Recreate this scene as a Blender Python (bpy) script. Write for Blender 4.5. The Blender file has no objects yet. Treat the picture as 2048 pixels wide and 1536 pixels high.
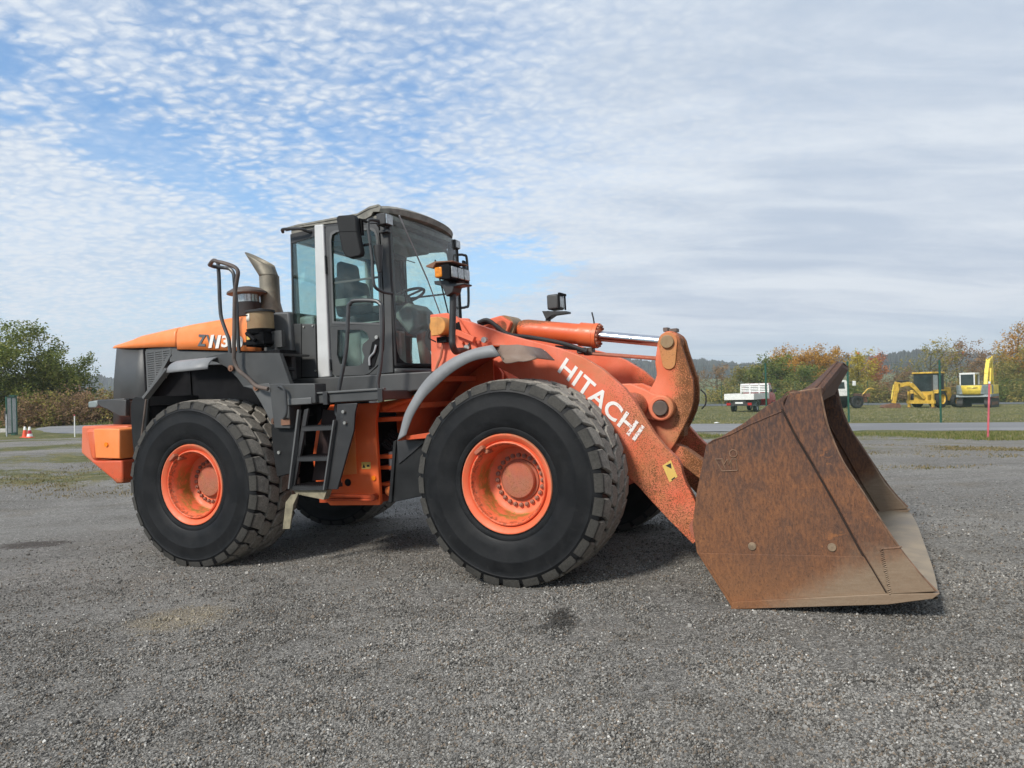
import bpy, math, random
import numpy as np
from math import radians, sin, cos, pi, sqrt, atan2, tanh, hypot, exp
from mathutils import Matrix, Vector

scene = bpy.context.scene
COL = scene.collection
rng = random.Random(7)

# ---------------------------------------------------------------- camera, sky, sun, exposure
cam_data = bpy.data.cameras.new('camera')
cam = bpy.data.objects.new('camera', cam_data)
COL.objects.link(cam)
cam_data.sensor_fit = 'HORIZONTAL'
cam_data.sensor_width = 36.0
cam_data.lens = 1449.84 / 2048 * 36.0
cam_data.shift_y = 14.0 / 2048
cam_data.clip_start = 0.05
cam_data.clip_end = 6000
ROLL = radians(1.5)
cam.matrix_world = Matrix.Translation((0, 0, 1.5)) @ Matrix.Rotation(ROLL, 4, 'Y') @ Matrix.Rotation(pi / 2, 4, 'X')
scene.camera = cam

SUN_EL, SUN_AZ = radians(38), atan2(-0.66, -0.75)      # azimuth measured from +Y towards +X
world = bpy.data.worlds.new('World')
scene.world = world
world.use_nodes = True

def sky_nodes():
    nt = world.node_tree
    nt.nodes.clear()
    L = nt.links.new
    def nd(t, **k):
        n = nt.nodes.new(t)
        for a, v in k.items():
            setattr(n, a, v)
        return n
    def math(op, a, b=None, c=None, clamp=False):
        n = nd('ShaderNodeMath', operation=op, use_clamp=clamp)
        for i, v in enumerate((a, b, c)):
            if v is None:
                continue
            if isinstance(v, (int, float)):
                n.inputs[i].default_value = v
            else:
                L(v, n.inputs[i])
        return n.outputs[0]
    def smooth(v, lo, hi, a=0.0, b=1.0):
        n = nd('ShaderNodeMapRange', interpolation_type='SMOOTHSTEP')
        L(v, n.inputs['Value'])
        n.inputs['From Min'].default_value = lo
        n.inputs['From Max'].default_value = hi
        n.inputs['To Min'].default_value = a
        n.inputs['To Max'].default_value = b
        return n.outputs['Result']
    def mixc(f, a, b):
        n = nd('ShaderNodeMix', data_type='RGBA')
        if isinstance(f, (int, float)):
            n.inputs[0].default_value = f
        else:
            L(f, n.inputs[0])
        for i, v in ((6, a), (7, b)):
            if isinstance(v, tuple):
                n.inputs[i].default_value = (*v, 1)
            else:
                L(v, n.inputs[i])
        return n.outputs[2]
    def noise(vec, scale, detail=4, rough=0.5, dist=0.0, w=None):
        n = nd('ShaderNodeTexNoise')
        n.inputs['Scale'].default_value = scale
        n.inputs['Detail'].default_value = detail
        n.inputs['Roughness'].default_value = rough
        n.inputs['Distortion'].default_value = dist
        L(vec, n.inputs['Vector'])
        return n.outputs['Fac']
    tc = nd('ShaderNodeTexCoord')
    sep = nd('ShaderNodeSeparateXYZ')
    L(tc.outputs['Generated'], sep.inputs[0])
    x, y, z = sep.outputs
    zc = math('MAXIMUM', z, 0.0)
    den = math('ADD', zc, 0.17)
    u = math('DIVIDE', x, den)
    v = math('DIVIDE', y, den)
    comb = nd('ShaderNodeCombineXYZ')
    L(u, comb.inputs[0]); L(v, comb.inputs[1])
    plane = comb.outputs[0]
    mp = nd('ShaderNodeMapping')
    mp.inputs['Rotation'].default_value = (0, 0, radians(28))
    mp.inputs['Scale'].default_value = (1.0, 1.25, 1)
    L(plane, mp.inputs['Vector'])
    mp2 = nd('ShaderNodeMapping')
    mp2.inputs['Rotation'].default_value = (0, 0, radians(-18))
    mp2.inputs['Scale'].default_value = (0.55, 1.6, 1)
    mp2.inputs['Location'].default_value = (4.0, 1.5, 0)
    L(plane, mp2.inputs['Vector'])
    big = noise(mp.outputs[0], 0.42, 3, 0.5, 0.4)
    warp = nd('ShaderNodeTexNoise')
    warp.inputs['Scale'].default_value = 15.0; warp.inputs['Detail'].default_value = 4
    L(mp.outputs[0], warp.inputs['Vector'])
    wv = nd('ShaderNodeVectorMath', operation='MULTIPLY_ADD')
    L(warp.outputs['Color'], wv.inputs[0]); wv.inputs[1].default_value = (0.07, 0.07, 0.0); L(mp.outputs[0], wv.inputs[2])
    vor = nd('ShaderNodeTexVoronoi', feature='SMOOTH_F1')
    vor.inputs['Scale'].default_value = 31.0; vor.inputs['Smoothness'].default_value = 0.6
    L(wv.outputs[0], vor.inputs['Vector'])
    puff = math('SUBTRACT', 0.95, vor.outputs['Distance'])
    puff2 = noise(wv.outputs[0], 46.0, 6, 0.68, 0.0)
    mid = noise(mp.outputs[0], 4.6, 4, 0.55, 0.3)
    streak = math('ADD', math('MULTIPLY', noise(mp2.outputs[0], 1.1, 6, 0.55, 0.7), 0.6), math('MULTIPLY', noise(mp2.outputs[0], 3.4, 6, 0.6, 0.9), 0.4))
    # cover grows towards the east (+x): broken puffs in the west, a thin sheet in the east
    east = smooth(u, -0.75, 1.05, 0.0, 1.0)
    cov = math('ADD', math('MULTIPLY', big, 0.95), math('MULTIPLY', east, 0.36))
    p = math('ADD', math('MULTIPLY', puff, 0.42), math('ADD', math('MULTIPLY', puff2, 0.34), math('MULTIPLY', mid, 0.30)))
    d = math('ADD', math('MULTIPLY', cov, 1.15), math('MULTIPLY', math('SUBTRACT', p, 0.52), math('SUBTRACT', 1.75, math('MULTIPLY', east, 1.4))))
    veil = math('MULTIPLY', smooth(math('ADD', big, math('MULTIPLY', east, 0.34)), 0.38, 0.70), 0.72)
    dens = math('ADD', veil, math('MULTIPLY', math('SUBTRACT', 1.0, veil), smooth(d, 0.14, 1.0)))
    dens = math('MULTIPLY', dens, smooth(z, 0.0, 0.10, 0.55, 1.0))
    def clearing(u0, v0, ang, ru, rv, k):
        c, s = cos(ang), sin(ang)
        du, dv = math('SUBTRACT', u, u0), math('SUBTRACT', v, v0)
        a = math('ADD', math('MULTIPLY', du, c / ru), math('MULTIPLY', dv, s / ru))
        b = math('ADD', math('MULTIPLY', du, -s / rv), math('MULTIPLY', dv, c / rv))
        r = math('SQRT', math('ADD', math('MULTIPLY', a, a), math('MULTIPLY', b, b)))
        r = math('ADD', r, math('MULTIPLY', math('SUBTRACT', p, 0.52), 1.5))
        r = math('ADD', r, math('MULTIPLY', math('SUBTRACT', mid, 0.5), 1.6))
        return smooth(r, 0.35, 1.25, k, 0.0)
    # breaks in the cloud deck
    for q in ((-0.02, 3.0, 0.0, 0.26, 0.42, 0.85), (-0.92, 1.80, 1.19, 0.55, 0.20, 0.62), (-1.25, 1.2, 1.0, 0.5, 0.25, 0.5), (-0.30, 1.95, 0.9, 0.40, 0.14, 0.40)):
        dens = math('MULTIPLY', dens, math('SUBTRACT', 1.0, clearing(*q)))
    sky = nd('ShaderNodeTexSky', sky_type='NISHITA', sun_disc=False)
    sky.sun_elevation = SUN_EL
    sky.sun_rotation = SUN_AZ
    sky.altitude = 300
    sky.air_density = 1.0
    sky.dust_density = 0.6
    sky.ozone_density = 3.0
    skyb = mixc(1.0, sky.outputs[0], (0.44, 0.83, 1.03))
    skyb.node.blend_type = 'MULTIPLY'
    skyc = mixc(smooth(z, 0.0, 0.34, 0.85, 0.10), skyb, (3.3, 4.0, 4.45))
    shade = math('ADD', math('MULTIPLY', math('ADD', math('MULTIPLY', math('SUBTRACT', p, 0.52), math('SUBTRACT', 1.0, math('MULTIPLY', east, 0.88))), 0.52), 0.62), math('MULTIPLY', streak, math('ADD', 0.55, math('MULTIPLY', east, 0.75))))
    shade = math('SUBTRACT', shade, math('MULTIPLY', east, 0.47))
    cl = mixc(smooth(shade, 0.30, 0.72), (2.75, 3.2, 3.85), (4.05, 4.35, 4.7))
    out = mixc(dens, skyc, cl)
    bg = nd('ShaderNodeBackground')
    L(out, bg.inputs['Color'])
    bg.inputs['Strength'].default_value = 0.125
    wo = nd('ShaderNodeOutputWorld')
    L(bg.outputs[0], wo.inputs['Surface'])
sky_nodes()

sun_data = bpy.data.lights.new('sun', 'SUN')
sun_data.energy = 2.7
sun_data.angle = radians(10)
sun_data.color = (1.0, 0.95, 0.87)
sun = bpy.data.objects.new('sun', sun_data)
COL.objects.link(sun)
sd = Vector((sin(SUN_AZ) * cos(SUN_EL), cos(SUN_AZ) * cos(SUN_EL), sin(SUN_EL)))
sun.rotation_euler = sd.to_track_quat('Z', 'Y').to_euler()
sun.location = sd * 60

scene.view_settings.view_transform = 'Standard'
scene.view_settings.look = 'None'
scene.view_settings.exposure = 0.66
scene.view_settings.gamma = 1.0
scene.view_settings.use_curve_mapping = False
scene.render.engine = 'CYCLES'
scene.cycles.max_bounces = 7
scene.cycles.diffuse_bounces = 3
scene.cycles.glossy_bounces = 3
scene.cycles.transparent_max_bounces = 12
scene.cycles.transmission_bounces = 4
scene.cycles.use_denoising = True

# ---------------------------------------------------------------- helpers
PHI, HINGE_X = 0.0641, 1.725          # the front half of the machine is steered a little to its right

def steer(p):
    x, y = p[0] - HINGE_X, p[1]
    c, s = cos(PHI), sin(PHI)
    return (HINGE_X + c * x + s * y, -s * x + c * y, p[2])

def tag(o, label=None, cat=None, group=None, kind=None):
    if label: o['label'] = label
    if cat: o['category'] = cat
    if group: o['group'] = group
    if kind: o['kind'] = kind
    return o

def empty(name, loc=(0, 0, 0), rz=0.0):
    o = bpy.data.objects.new(name, None)
    o.empty_display_size = 0.3
    o.location = loc
    o.rotation_euler = (0, 0, rz)
    COL.objects.link(o)
    return o

def kids(o):
    return list(o.children)

def copy_tree(o, parent=None):
    c = o.copy()
    COL.objects.link(c)
    if parent is not None:
        c.parent = parent
    for k in kids(o):
        copy_tree(k, c)
    return c

class MB:
    """collects shapes, then links them as one mesh object"""
    def __init__(self):
        self.v, self.f = [], []
    def add(self, verts, faces):
        b = len(self.v)
        self.v += [tuple(map(float, p)) for p in verts]
        self.f += [tuple(i + b for i in q) for q in faces]
        return self
    def prism(self, poly, y0, y1):
        """outline in the x-z plane, thick along y"""
        n = len(poly)
        area = sum(poly[i][0] * poly[(i + 1) % n][1] - poly[(i + 1) % n][0] * poly[i][1] for i in range(n))
        if area < 0: poly = poly[::-1]
        a, b = min(y0, y1), max(y0, y1)
        vs = [(p[0], a, p[1]) for p in poly] + [(p[0], b, p[1]) for p in poly]
        fs = [tuple(range(n)), tuple(range(2 * n - 1, n - 1, -1))]
        fs += [((i + 1) % n, i, i + n, (i + 1) % n + n) for i in range(n)]
        return self.add(vs, fs)
    def prism_z(self, poly, z0, z1):
        n = len(poly)
        area = sum(poly[i][0] * poly[(i + 1) % n][1] - poly[(i + 1) % n][0] * poly[i][1] for i in range(n))
        if area < 0: poly = poly[::-1]
        vs = [(p[0], p[1], z0) for p in poly] + [(p[0], p[1], z1) for p in poly]
        fs = [tuple(range(n - 1, -1, -1)), tuple(range(n, 2 * n))]
        fs += [(i, (i + 1) % n, (i + 1) % n + n, i + n) for i in range(n)]
        return self.add(vs, fs)
    def box(self, x0, x1, y0, y1, z0, z1):
        x0, x1 = min(x0, x1), max(x0, x1); y0, y1 = min(y0, y1), max(y0, y1); z0, z1 = min(z0, z1), max(z0, z1)
        vs = [(x, y, z) for z in (z0, z1) for y in (y0, y1) for x in (x0, x1)]
        return self.add(vs, [(0, 2, 3, 1), (4, 5, 7, 6), (0, 1, 5, 4), (2, 6, 7, 3), (0, 4, 6, 2), (1, 3, 7, 5)])
    def bar(self, p, q, w, h, up=(0, 0, 1)):
        """box beam from p to q, w across and h along up"""
        p, q = Vector(p), Vector(q)
        d = (q - p).normalized()
        s = d.cross(Vector(up))
        if s.length < 1e-4: s = d.cross(Vector((1, 0, 0)))
        s.normalize()
        u = s.cross(d)
        vs = [e + s * (w / 2 * a) + u * (h / 2 * b) for e in (p, q) for a, b in ((-1, -1), (1, -1), (1, 1), (-1, 1))]
        return self.add(vs, [(0, 3, 2, 1), (4, 5, 6, 7), (0, 1, 5, 4), (1, 2, 6, 5), (2, 3, 7, 6), (3, 0, 4, 7)])
    def tube(self, path, r, n=10, cap=True):
        path = [Vector(p) for p in path]
        m = len(path)
        rs = r if isinstance(r, (list, tuple)) else [r] * m
        up = None
        vs, fs = [], []
        for i, p in enumerate(path):
            t = (path[min(i + 1, m - 1)] - path[max(i - 1, 0)])
            t = t.normalized() if t.length > 1e-9 else Vector((0, 0, 1))
            if up is None:
                up = Vector((0, 0, 1)) if abs(t.z) < 0.9 else Vector((1, 0, 0))
            s = t.cross(up)
            if s.length < 1e-6: s = t.cross(Vector((0.3, 1, 0.2)))
            s.normalize()
            up = s.cross(t).normalized()
            for k in range(n):
                a = 2 * pi * k / n
                vs.append(p + s * (rs[i] * cos(a)) + up * (rs[i] * sin(a)))
        for i in range(m - 1):
            for k in range(n):
                k2 = (k + 1) % n
                fs.append((i * n + k, i * n + k2, (i + 1) * n + k2, (i + 1) * n + k))
        if cap:
            fs.append(tuple(range(n - 1, -1, -1)))
            fs.append(tuple((m - 1) * n + k for k in range(n)))
        return self.add(vs, fs)
    def lathe(self, prof, c, axis='y', n=32, cap0=False, cap1=False):
        """prof: (radius, position along axis)"""
        vs, fs = [], []
        for r, a in prof:
            for k in range(n):
                t = 2 * pi * k / n
                e = {'y': (r * cos(t), a, r * sin(t)), 'z': (r * cos(t), r * sin(t), a), 'x': (a, r * cos(t), r * sin(t))}[axis]
                vs.append((c[0] + e[0], c[1] + e[1], c[2] + e[2]))
        m = len(prof)
        for i in range(m - 1):
            for k in range(n):
                k2 = (k + 1) % n
                fs.append((i * n + k, (i + 1) * n + k, (i + 1) * n + k2, i * n + k2))
        if cap0: fs.append(tuple(range(n)))
        if cap1: fs.append(tuple((m - 1) * n + k for k in range(n - 1, -1, -1)))
        return self.add(vs, fs)
    def cyl(self, c, r, a0, a1, axis='y', n=20):
        return self.lathe([(r, a0), (r, a1)], c, axis, n, True, True)
    def rod(self, p, q, r, n=12, r2=None):
        return self.tube([p, q], [r, r if r2 is None else r2], n)
    def grid(self, rows):
        """rows of points, a skin over them"""
        m, n = len(rows), len(rows[0])
        vs = [p for row in rows for p in row]
        fs = [(i * n + j, i * n + j + 1, (i + 1) * n + j + 1, (i + 1) * n + j) for i in range(m - 1) for j in range(n - 1)]
        return self.add(vs, fs)
    def mirror(self):
        m = MB()
        m.v = [(x, -y, z) for x, y, z in self.v]
        m.f = [q[::-1] for q in self.f]
        return m
    def mesh(self, name, mat, front=False, angle=35):
        me = bpy.data.meshes.new(name)
        vs = [steer(p) for p in self.v] if front else self.v
        me.from_pydata(vs, [], self.f)
        me.update()
        if angle:
            me.polygons.foreach_set('use_smooth', [True] * len(me.polygons))
            me.set_sharp_from_angle(angle=radians(angle))
        if mat is not None:
            me.materials.append(mat)
        return me
    def build(self, name, mat, parent=None, front=False, bevel=0.0, angle=35, solid=0.0, label=None, fixn=True):
        me = self.mesh(name, mat, front, angle)
        if fixn:
            import bmesh
            bm = bmesh.new(); bm.from_mesh(me)
            bmesh.ops.recalc_face_normals(bm, faces=bm.faces)
            bm.to_mesh(me); bm.free()
        o = bpy.data.objects.new(name, me)
        COL.objects.link(o)
        if parent is not None: o.parent = parent
        if solid:
            s = o.modifiers.new('thickness', 'SOLIDIFY'); s.thickness = solid; s.offset = 0
        if bevel:
            b = o.modifiers.new('bevel', 'BEVEL')
            b.width = bevel; b.segments = 2; b.limit_method = 'ANGLE'; b.angle_limit = radians(40)
        if label: o['label'] = label
        return o

def curve(pts, k=6):
    """Catmull-Rom through the points"""
    P = [Vector(p) for p in pts]
    P = [P[0] * 2 - P[1]] + P + [P[-1] * 2 - P[-2]]
    out = []
    for i in range(1, len(P) - 2):
        for j in range(k):
            t = j / k
            a, b, c, d = P[i - 1], P[i], P[i + 1], P[i + 2]
            out.append(0.5 * (2 * b + (c - a) * t + (2 * a - 5 * b + 4 * c - d) * t * t + (3 * b - a - 3 * c + d) * t ** 3))
    out.append(P[-2])
    return out

def xz(pts, y):
    return [(p[0], y, p[1]) for p in pts]

# ---------------------------------------------------------------- materials
class NT:
    def __init__(self, name):
        self.m = bpy.data.materials.new(name)
        self.m.use_nodes = True
        self.t = self.m.node_tree
        self.t.nodes.clear()
        self.out = self.t.nodes.new('ShaderNodeOutputMaterial')
        self.tc = self.t.nodes.new('ShaderNodeTexCoord')
        self.obj = self.tc.outputs['Object']
        self.geo = self.t.nodes.new('ShaderNodeNewGeometry')
        self.pos = self.geo.outputs['Position']
    def link(self, a, b): self.t.links.new(a, b)
    def nd(self, t, **k):
        n = self.t.nodes.new(t)
        for a, v in k.items(): setattr(n, a, v)
        return n
    def setin(self, s, v):
        if v is None: return
        if isinstance(v, (int, float)): s.default_value = v
        elif isinstance(v, tuple): s.default_value = (*v, 1) if len(v) == 3 and s.type == 'RGBA' else v
        else: self.link(v, s)
    def math(self, op, a, b=None, c=None, clamp=False):
        n = self.nd('ShaderNodeMath', operation=op, use_clamp=clamp)
        for i, v in enumerate((a, b, c)): self.setin(n.inputs[i], v)
        return n.outputs[0]
    def noise(self, scale, detail=4, rough=0.55, dist=0.0, vec=None, col=False):
        n = self.nd('ShaderNodeTexNoise')
        self.link(self.obj if vec is None else vec, n.inputs['Vector'])
        n.inputs['Scale'].default_value = scale; n.inputs['Detail'].default_value = detail
        n.inputs['Roughness'].default_value = rough; n.inputs['Distortion'].default_value = dist
        return n.outputs['Color' if col else 'Fac']
    def voro(self, scale, vec=None, feature='F1', out='Distance', rand=1.0):
        n = self.nd('ShaderNodeTexVoronoi', feature=feature)
        self.link(self.obj if vec is None else vec, n.inputs['Vector'])
        n.inputs['Scale'].default_value = scale
        n.inputs['Randomness'].default_value = rand
        return n.outputs[out]
    def map(self, vec=None, scale=(1, 1, 1), rot=(0, 0, 0), loc=(0, 0, 0)):
        n = self.nd('ShaderNodeMapping')
        self.link(self.obj if vec is None else vec, n.inputs['Vector'])
        n.inputs['Scale'].default_value = scale; n.inputs['Rotation'].default_value = rot; n.inputs['Location'].default_value = loc
        return n.outputs[0]
    def sep(self, vec=None):
        n = self.nd('ShaderNodeSeparateXYZ')
        self.link(self.obj if vec is None else vec, n.inputs[0])
        return n.outputs
    def step(self, v, lo, hi, a=0.0, b=1.0, mode='SMOOTHSTEP'):
        n = self.nd('ShaderNodeMapRange', interpolation_type=mode)
        self.setin(n.inputs['Value'], v)
        for s, q in (('From Min', lo), ('From Max', hi), ('To Min', a), ('To Max', b)): self.setin(n.inputs[s], q)
        return n.outputs['Result']
    def mix(self, f, a, b, mode='MIX'):
        n = self.nd('ShaderNodeMix', data_type='RGBA', blend_type=mode)
        self.setin(n.inputs[0], f); self.setin(n.inputs[6], a); self.setin(n.inputs[7], b)
        return n.outputs[2]
    def bump(self, h, strength=0.3, dist=0.01, normal=None):
        n = self.nd('ShaderNodeBump')
        self.link(h, n.inputs['Height'])
        n.inputs['Strength'].default_value = strength; n.inputs['Distance'].default_value = dist
        if normal is not None: self.link(normal, n.inputs['Normal'])
        return n.outputs[0]
    def bsdf(self, col, rough=0.6, metal=0.0, normal=None, spec=0.5, **k):
        b = self.nd('ShaderNodeBsdfPrincipled')
        self.setin(b.inputs['Base Color'], col); self.setin(b.inputs['Roughness'], rough); self.setin(b.inputs['Metallic'], metal)
        self.setin(b.inputs['Specular IOR Level'], spec)
        if normal is not None: self.link(normal, b.inputs['Normal'])
        for a, v in k.items(): self.setin(b.inputs[a], v)
        self.link(b.outputs[0], self.out.inputs['Surface'])
        self.b = b
        return self.m

def m_plain(name, col, rough=0.6, metal=0.0, var=0.18, scale=8.0, bump=0.0, spec=0.5):
    """paint, plastic or metal with a little wear"""
    t = NT(name)
    n = t.noise(scale, 5, 0.6)
    dark = tuple(c * (1 - var) for c in col); lite = tuple(min(1, c * (1 + var)) for c in col)
    c = t.mix(t.step(n, 0.3, 0.7), dark, lite)
    nrm = t.bump(t.noise(scale * 9, 3), bump, 0.004) if bump else None
    return t.bsdf(c, t.step(n, 0.2, 0.8, max(0.03, rough - 0.08), min(1, rough + 0.08)), metal, nrm, spec)

def m_paint(name, col, fade, rust=0.0, rust_x=None, rough=0.42, dust=0.25, rust_z=None, dustcol=(0.30, 0.25, 0.20), stain_amt=0.0):
    """weathered machine paint: faded patches, dust film, rust freckles that thicken along x"""
    t = NT(name)
    n1 = t.noise(2.2, 5, 0.6, 0.3)
    n2 = t.noise(14, 5, 0.65)
    c = t.mix(t.step(n1, 0.32, 0.68), col, fade)
    c = t.mix(t.step(n2, 0.52, 0.85, 0, dust), c, dustcol)
    streak = t.noise(6.0, 4, 0.6, 0, t.map(scale=(5, 5, 0.45)))
    c = t.mix(t.step(streak, 0.55, 0.85, 0, dust * 0.9), c, tuple(q * 0.35 for q in col))
    r = None
    x, y, z = t.sep()
    amount = t.math('ADD', t.math('MULTIPLY', t.math('SUBTRACT', t.noise(3.1, 4, 0.6, 0.5), 0.5), 0.55), rust)
    if rust_x:
        amount = t.math('ADD', amount, t.step(x, rust_x[0], rust_x[1], 0, rust_x[2]))
    if rust_z:
        amount = t.math('ADD', amount, t.step(z, rust_z[0], rust_z[1], 0, rust_z[2]))
    stain = t.step(t.math('ADD', t.noise(2.6, 5, 0.65, 0.6), t.math('MULTIPLY', amount, 0.42)), 0.44, 0.72)
    c = t.mix(t.math('MULTIPLY', stain, stain_amt), c, t.mix(t.noise(9, 5, 0.7), (0.25, 0.115, 0.040), (0.44, 0.26, 0.11)))
    fre = t.noise(120, 6, 0.7)
    spots = t.step(t.math('ADD', fre, t.math('MULTIPLY', amount, 0.55)), 0.585, 0.655)
    halo = t.step(t.math('ADD', t.noise(17, 5, 0.7), t.math('MULTIPLY', amount, 0.5)), 0.50, 0.82)
    rc = t.mix(t.noise(60, 4), (0.070, 0.026, 0.011), (0.21, 0.085, 0.028))
    c = t.mix(t.math('MULTIPLY', halo, 0.55), c, (0.40, 0.17, 0.055))
    c = t.mix(spots, c, rc)
    ro = t.math('ADD', t.step(n2, 0.3, 0.7, rough - 0.06, rough + 0.14), t.math('MULTIPLY', spots, 0.3), clamp=True)
    h = t.math('ADD', t.math('MULTIPLY', spots, 0.6), t.math('MULTIPLY', t.noise(30, 3), 0.25))
    return t.bsdf(c, ro, 0.0, t.bump(h, 0.25, 0.004), 0.45)

def m_rust(name):
    """the bucket: dark mill scale above, orange rust with vertical runs, scoured tan-grey steel near the floor and lip"""
    t = NT(name)
    x, y, z = t.sep()
    big = t.noise(1.7, 6, 0.6, 0.6)
    runs = t.noise(13, 6, 0.7, 0.2, t.map(scale=(4.6, 4.6, 1.5)))
    fine = t.noise(90, 5, 0.75, 0.0, t.map(scale=(1, 1, 0.6)))
    up = t.step(t.math('ADD', z, t.math('MULTIPLY', t.math('SUBTRACT', big, 0.5), 0.9)), 0.50, 1.25)
    c = t.mix(t.step(runs, 0.28, 0.72), (0.115, 0.049, 0.025), (0.235, 0.097, 0.039))
    c = t.mix(t.step(big, 0.36, 0.66, 0, 0.75), c, t.mix(t.step(runs, 0.35, 0.65), (0.072, 0.042, 0.030), (0.120, 0.060, 0.036)))
    c = t.mix(t.step(z, 0.42, 0.10, 0, 0.45), c, (0.27, 0.115, 0.043))
    c = t.mix(t.math('MULTIPLY', up, 0.80), c, t.mix(t.step(runs, 0.40, 0.62), (0.050, 0.034, 0.032), (0.135, 0.066, 0.040)))
    c = t.mix(t.step(fine, 0.50, 0.68, 0, 0.6), c, (0.036, 0.020, 0.014))
    c = t.mix(t.step(t.noise(50, 4, 0.7), 0.60, 0.74, 0, 0.35), c, (0.27, 0.125, 0.05))
    patch = t.math('MULTIPLY', t.step(t.noise(5.5, 6, 0.7, 0.8), 0.60, 0.68), t.step(x, 5.2, 5.7))
    c = t.mix(t.math('MULTIPLY', patch, 0.6), c, (0.32, 0.125, 0.042))
    # scoured by digging: low and towards the lip
    sc = t.math('ADD', t.math('MULTIPLY', t.math('SUBTRACT', x, 5.55), 1.25), t.math('MULTIPLY', t.math('SUBTRACT', 0.36, z), 1.9))
    sc = t.math('ADD', sc, t.math('MULTIPLY', t.math('SUBTRACT', t.noise(2.6, 6, 0.65, 0.4), 0.5), 1.0))
    scf = t.step(sc, 0.10, 0.62, 0, 0.9)
    tan = t.mix(t.noise(11, 5, 0.6, 0, t.map(scale=(1, 1, 6))), (0.180, 0.120, 0.076), (0.290, 0.226, 0.158))
    c = t.mix(scf, c, tan)
    h = t.math('ADD', t.math('MULTIPLY', fine, 1.0), t.math('MULTIPLY', runs, 0.5))
    return t.bsdf(c, t.step(scf, 0, 1, 0.74, 0.52), t.step(scf, 0, 1, 0.0, 0.15), t.bump(h, 0.45, 0.006), 0.35)

def m_glass(name, tint=(0.915, 0.995, 0.968), refl=0.5, dirt=(0.0, 0.05)):
    t = NT(name)
    tr = t.nd('ShaderNodeBsdfTransparent'); tr.inputs[0].default_value = (*tint, 1)
    gl = t.nd('ShaderNodeBsdfGlossy'); gl.inputs['Roughness'].default_value = 0.03
    df = t.nd('ShaderNodeBsdfDiffuse'); df.inputs['Color'].default_value = (0.50, 0.52, 0.49, 1)
    fr = t.nd('ShaderNodeFresnel'); fr.inputs['IOR'].default_value = 1.5
    mx = t.nd('ShaderNodeMixShader'); mx2 = t.nd('ShaderNodeMixShader')
    t.link(t.math('MULTIPLY', fr.outputs[0], refl, clamp=True), mx.inputs[0])
    t.link(tr.outputs[0], mx.inputs[1]); t.link(gl.outputs[0], mx.inputs[2])
    t.link(t.step(t.noise(5, 6, 0.7, 0.4), 0.40, 0.75, *dirt), mx2.inputs[0])
    t.link(mx.outputs[0], mx2.inputs[1]); t.link(df.outputs[0], mx2.inputs[2])
    t.link(mx2.outputs[0], t.out.inputs['Surface'])
    return t.m

def m_leaf(name, cols, trans=0.35):
    """leaves: every leaf clump takes its own colour from a per-face attribute"""
    t = NT(name)
    at = t.nd('ShaderNodeAttribute', attribute_name='tone')
    ramp = t.nd('ShaderNodeValToRGB')
    t.link(at.outputs['Fac'], ramp.inputs[0])
    el = ramp.color_ramp.elements
    while len(el) < len(cols): el.new(0.5)
    for i, cc in enumerate(cols):
        el[i].position = i / (len(cols) - 1); el[i].color = (*cc, 1)
    df = t.nd('ShaderNodeBsdfDiffuse'); tl = t.nd('ShaderNodeBsdfTranslucent'); mx = t.nd('ShaderNodeMixShader')
    t.link(ramp.outputs[0], df.inputs[0]); t.link(ramp.outputs[0], tl.inputs[0])
    mx.inputs[0].default_value = trans
    t.link(df.outputs[0], mx.inputs[1]); t.link(tl.outputs[0], mx.inputs[2])
    t.link(mx.outputs[0], t.out.inputs['Surface'])
    return t.m

# ---------------------------------------------------------------- terrain
def sstep(v, lo, hi):
    t = max(0.0, min(1.0, (v - lo) / (hi - lo)))
    return t * t * (3 - 2 * t)

def ground_z(x, y):
    d = hypot(x, y)
    near = 0.02911 * 14 * tanh(x / 14) - 0.00978 * y + 0.0318
    yy = max(y, 1.0)
    t = x / yy
    sl = 0.5 * (t + 0.06 + sqrt((t + 0.06) ** 2 + 0.02))
    far = 0.06 - 1.15 * min(sl, 1.2) * min(1.35, yy / 57.0)
    if y < 1: far = 0.0
    w = sstep(d, 11, 25)
    z = near * (1 - w) + far * w
    # the land rises to far fields and wooded hills
    z += 9.0 * sstep(d, 330, 760)
    return z

def wob(x, y):
    return 0.5 * sin(x * 1.3 + 0.7 * y) + 0.5 * sin(0.9 * y - 1.7 * x + 1.3)

def sheet(name, mat, xs_of, ys, dz):
    """a strip draped over the terrain: for every y-row a list of points"""
    mb = MB()
    mb.grid([[(x, y, ground_z(x, y) + dz) for x, y in row] for row in ys])
    return mb.build(name, mat, None, angle=60, fixn=False)

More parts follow.
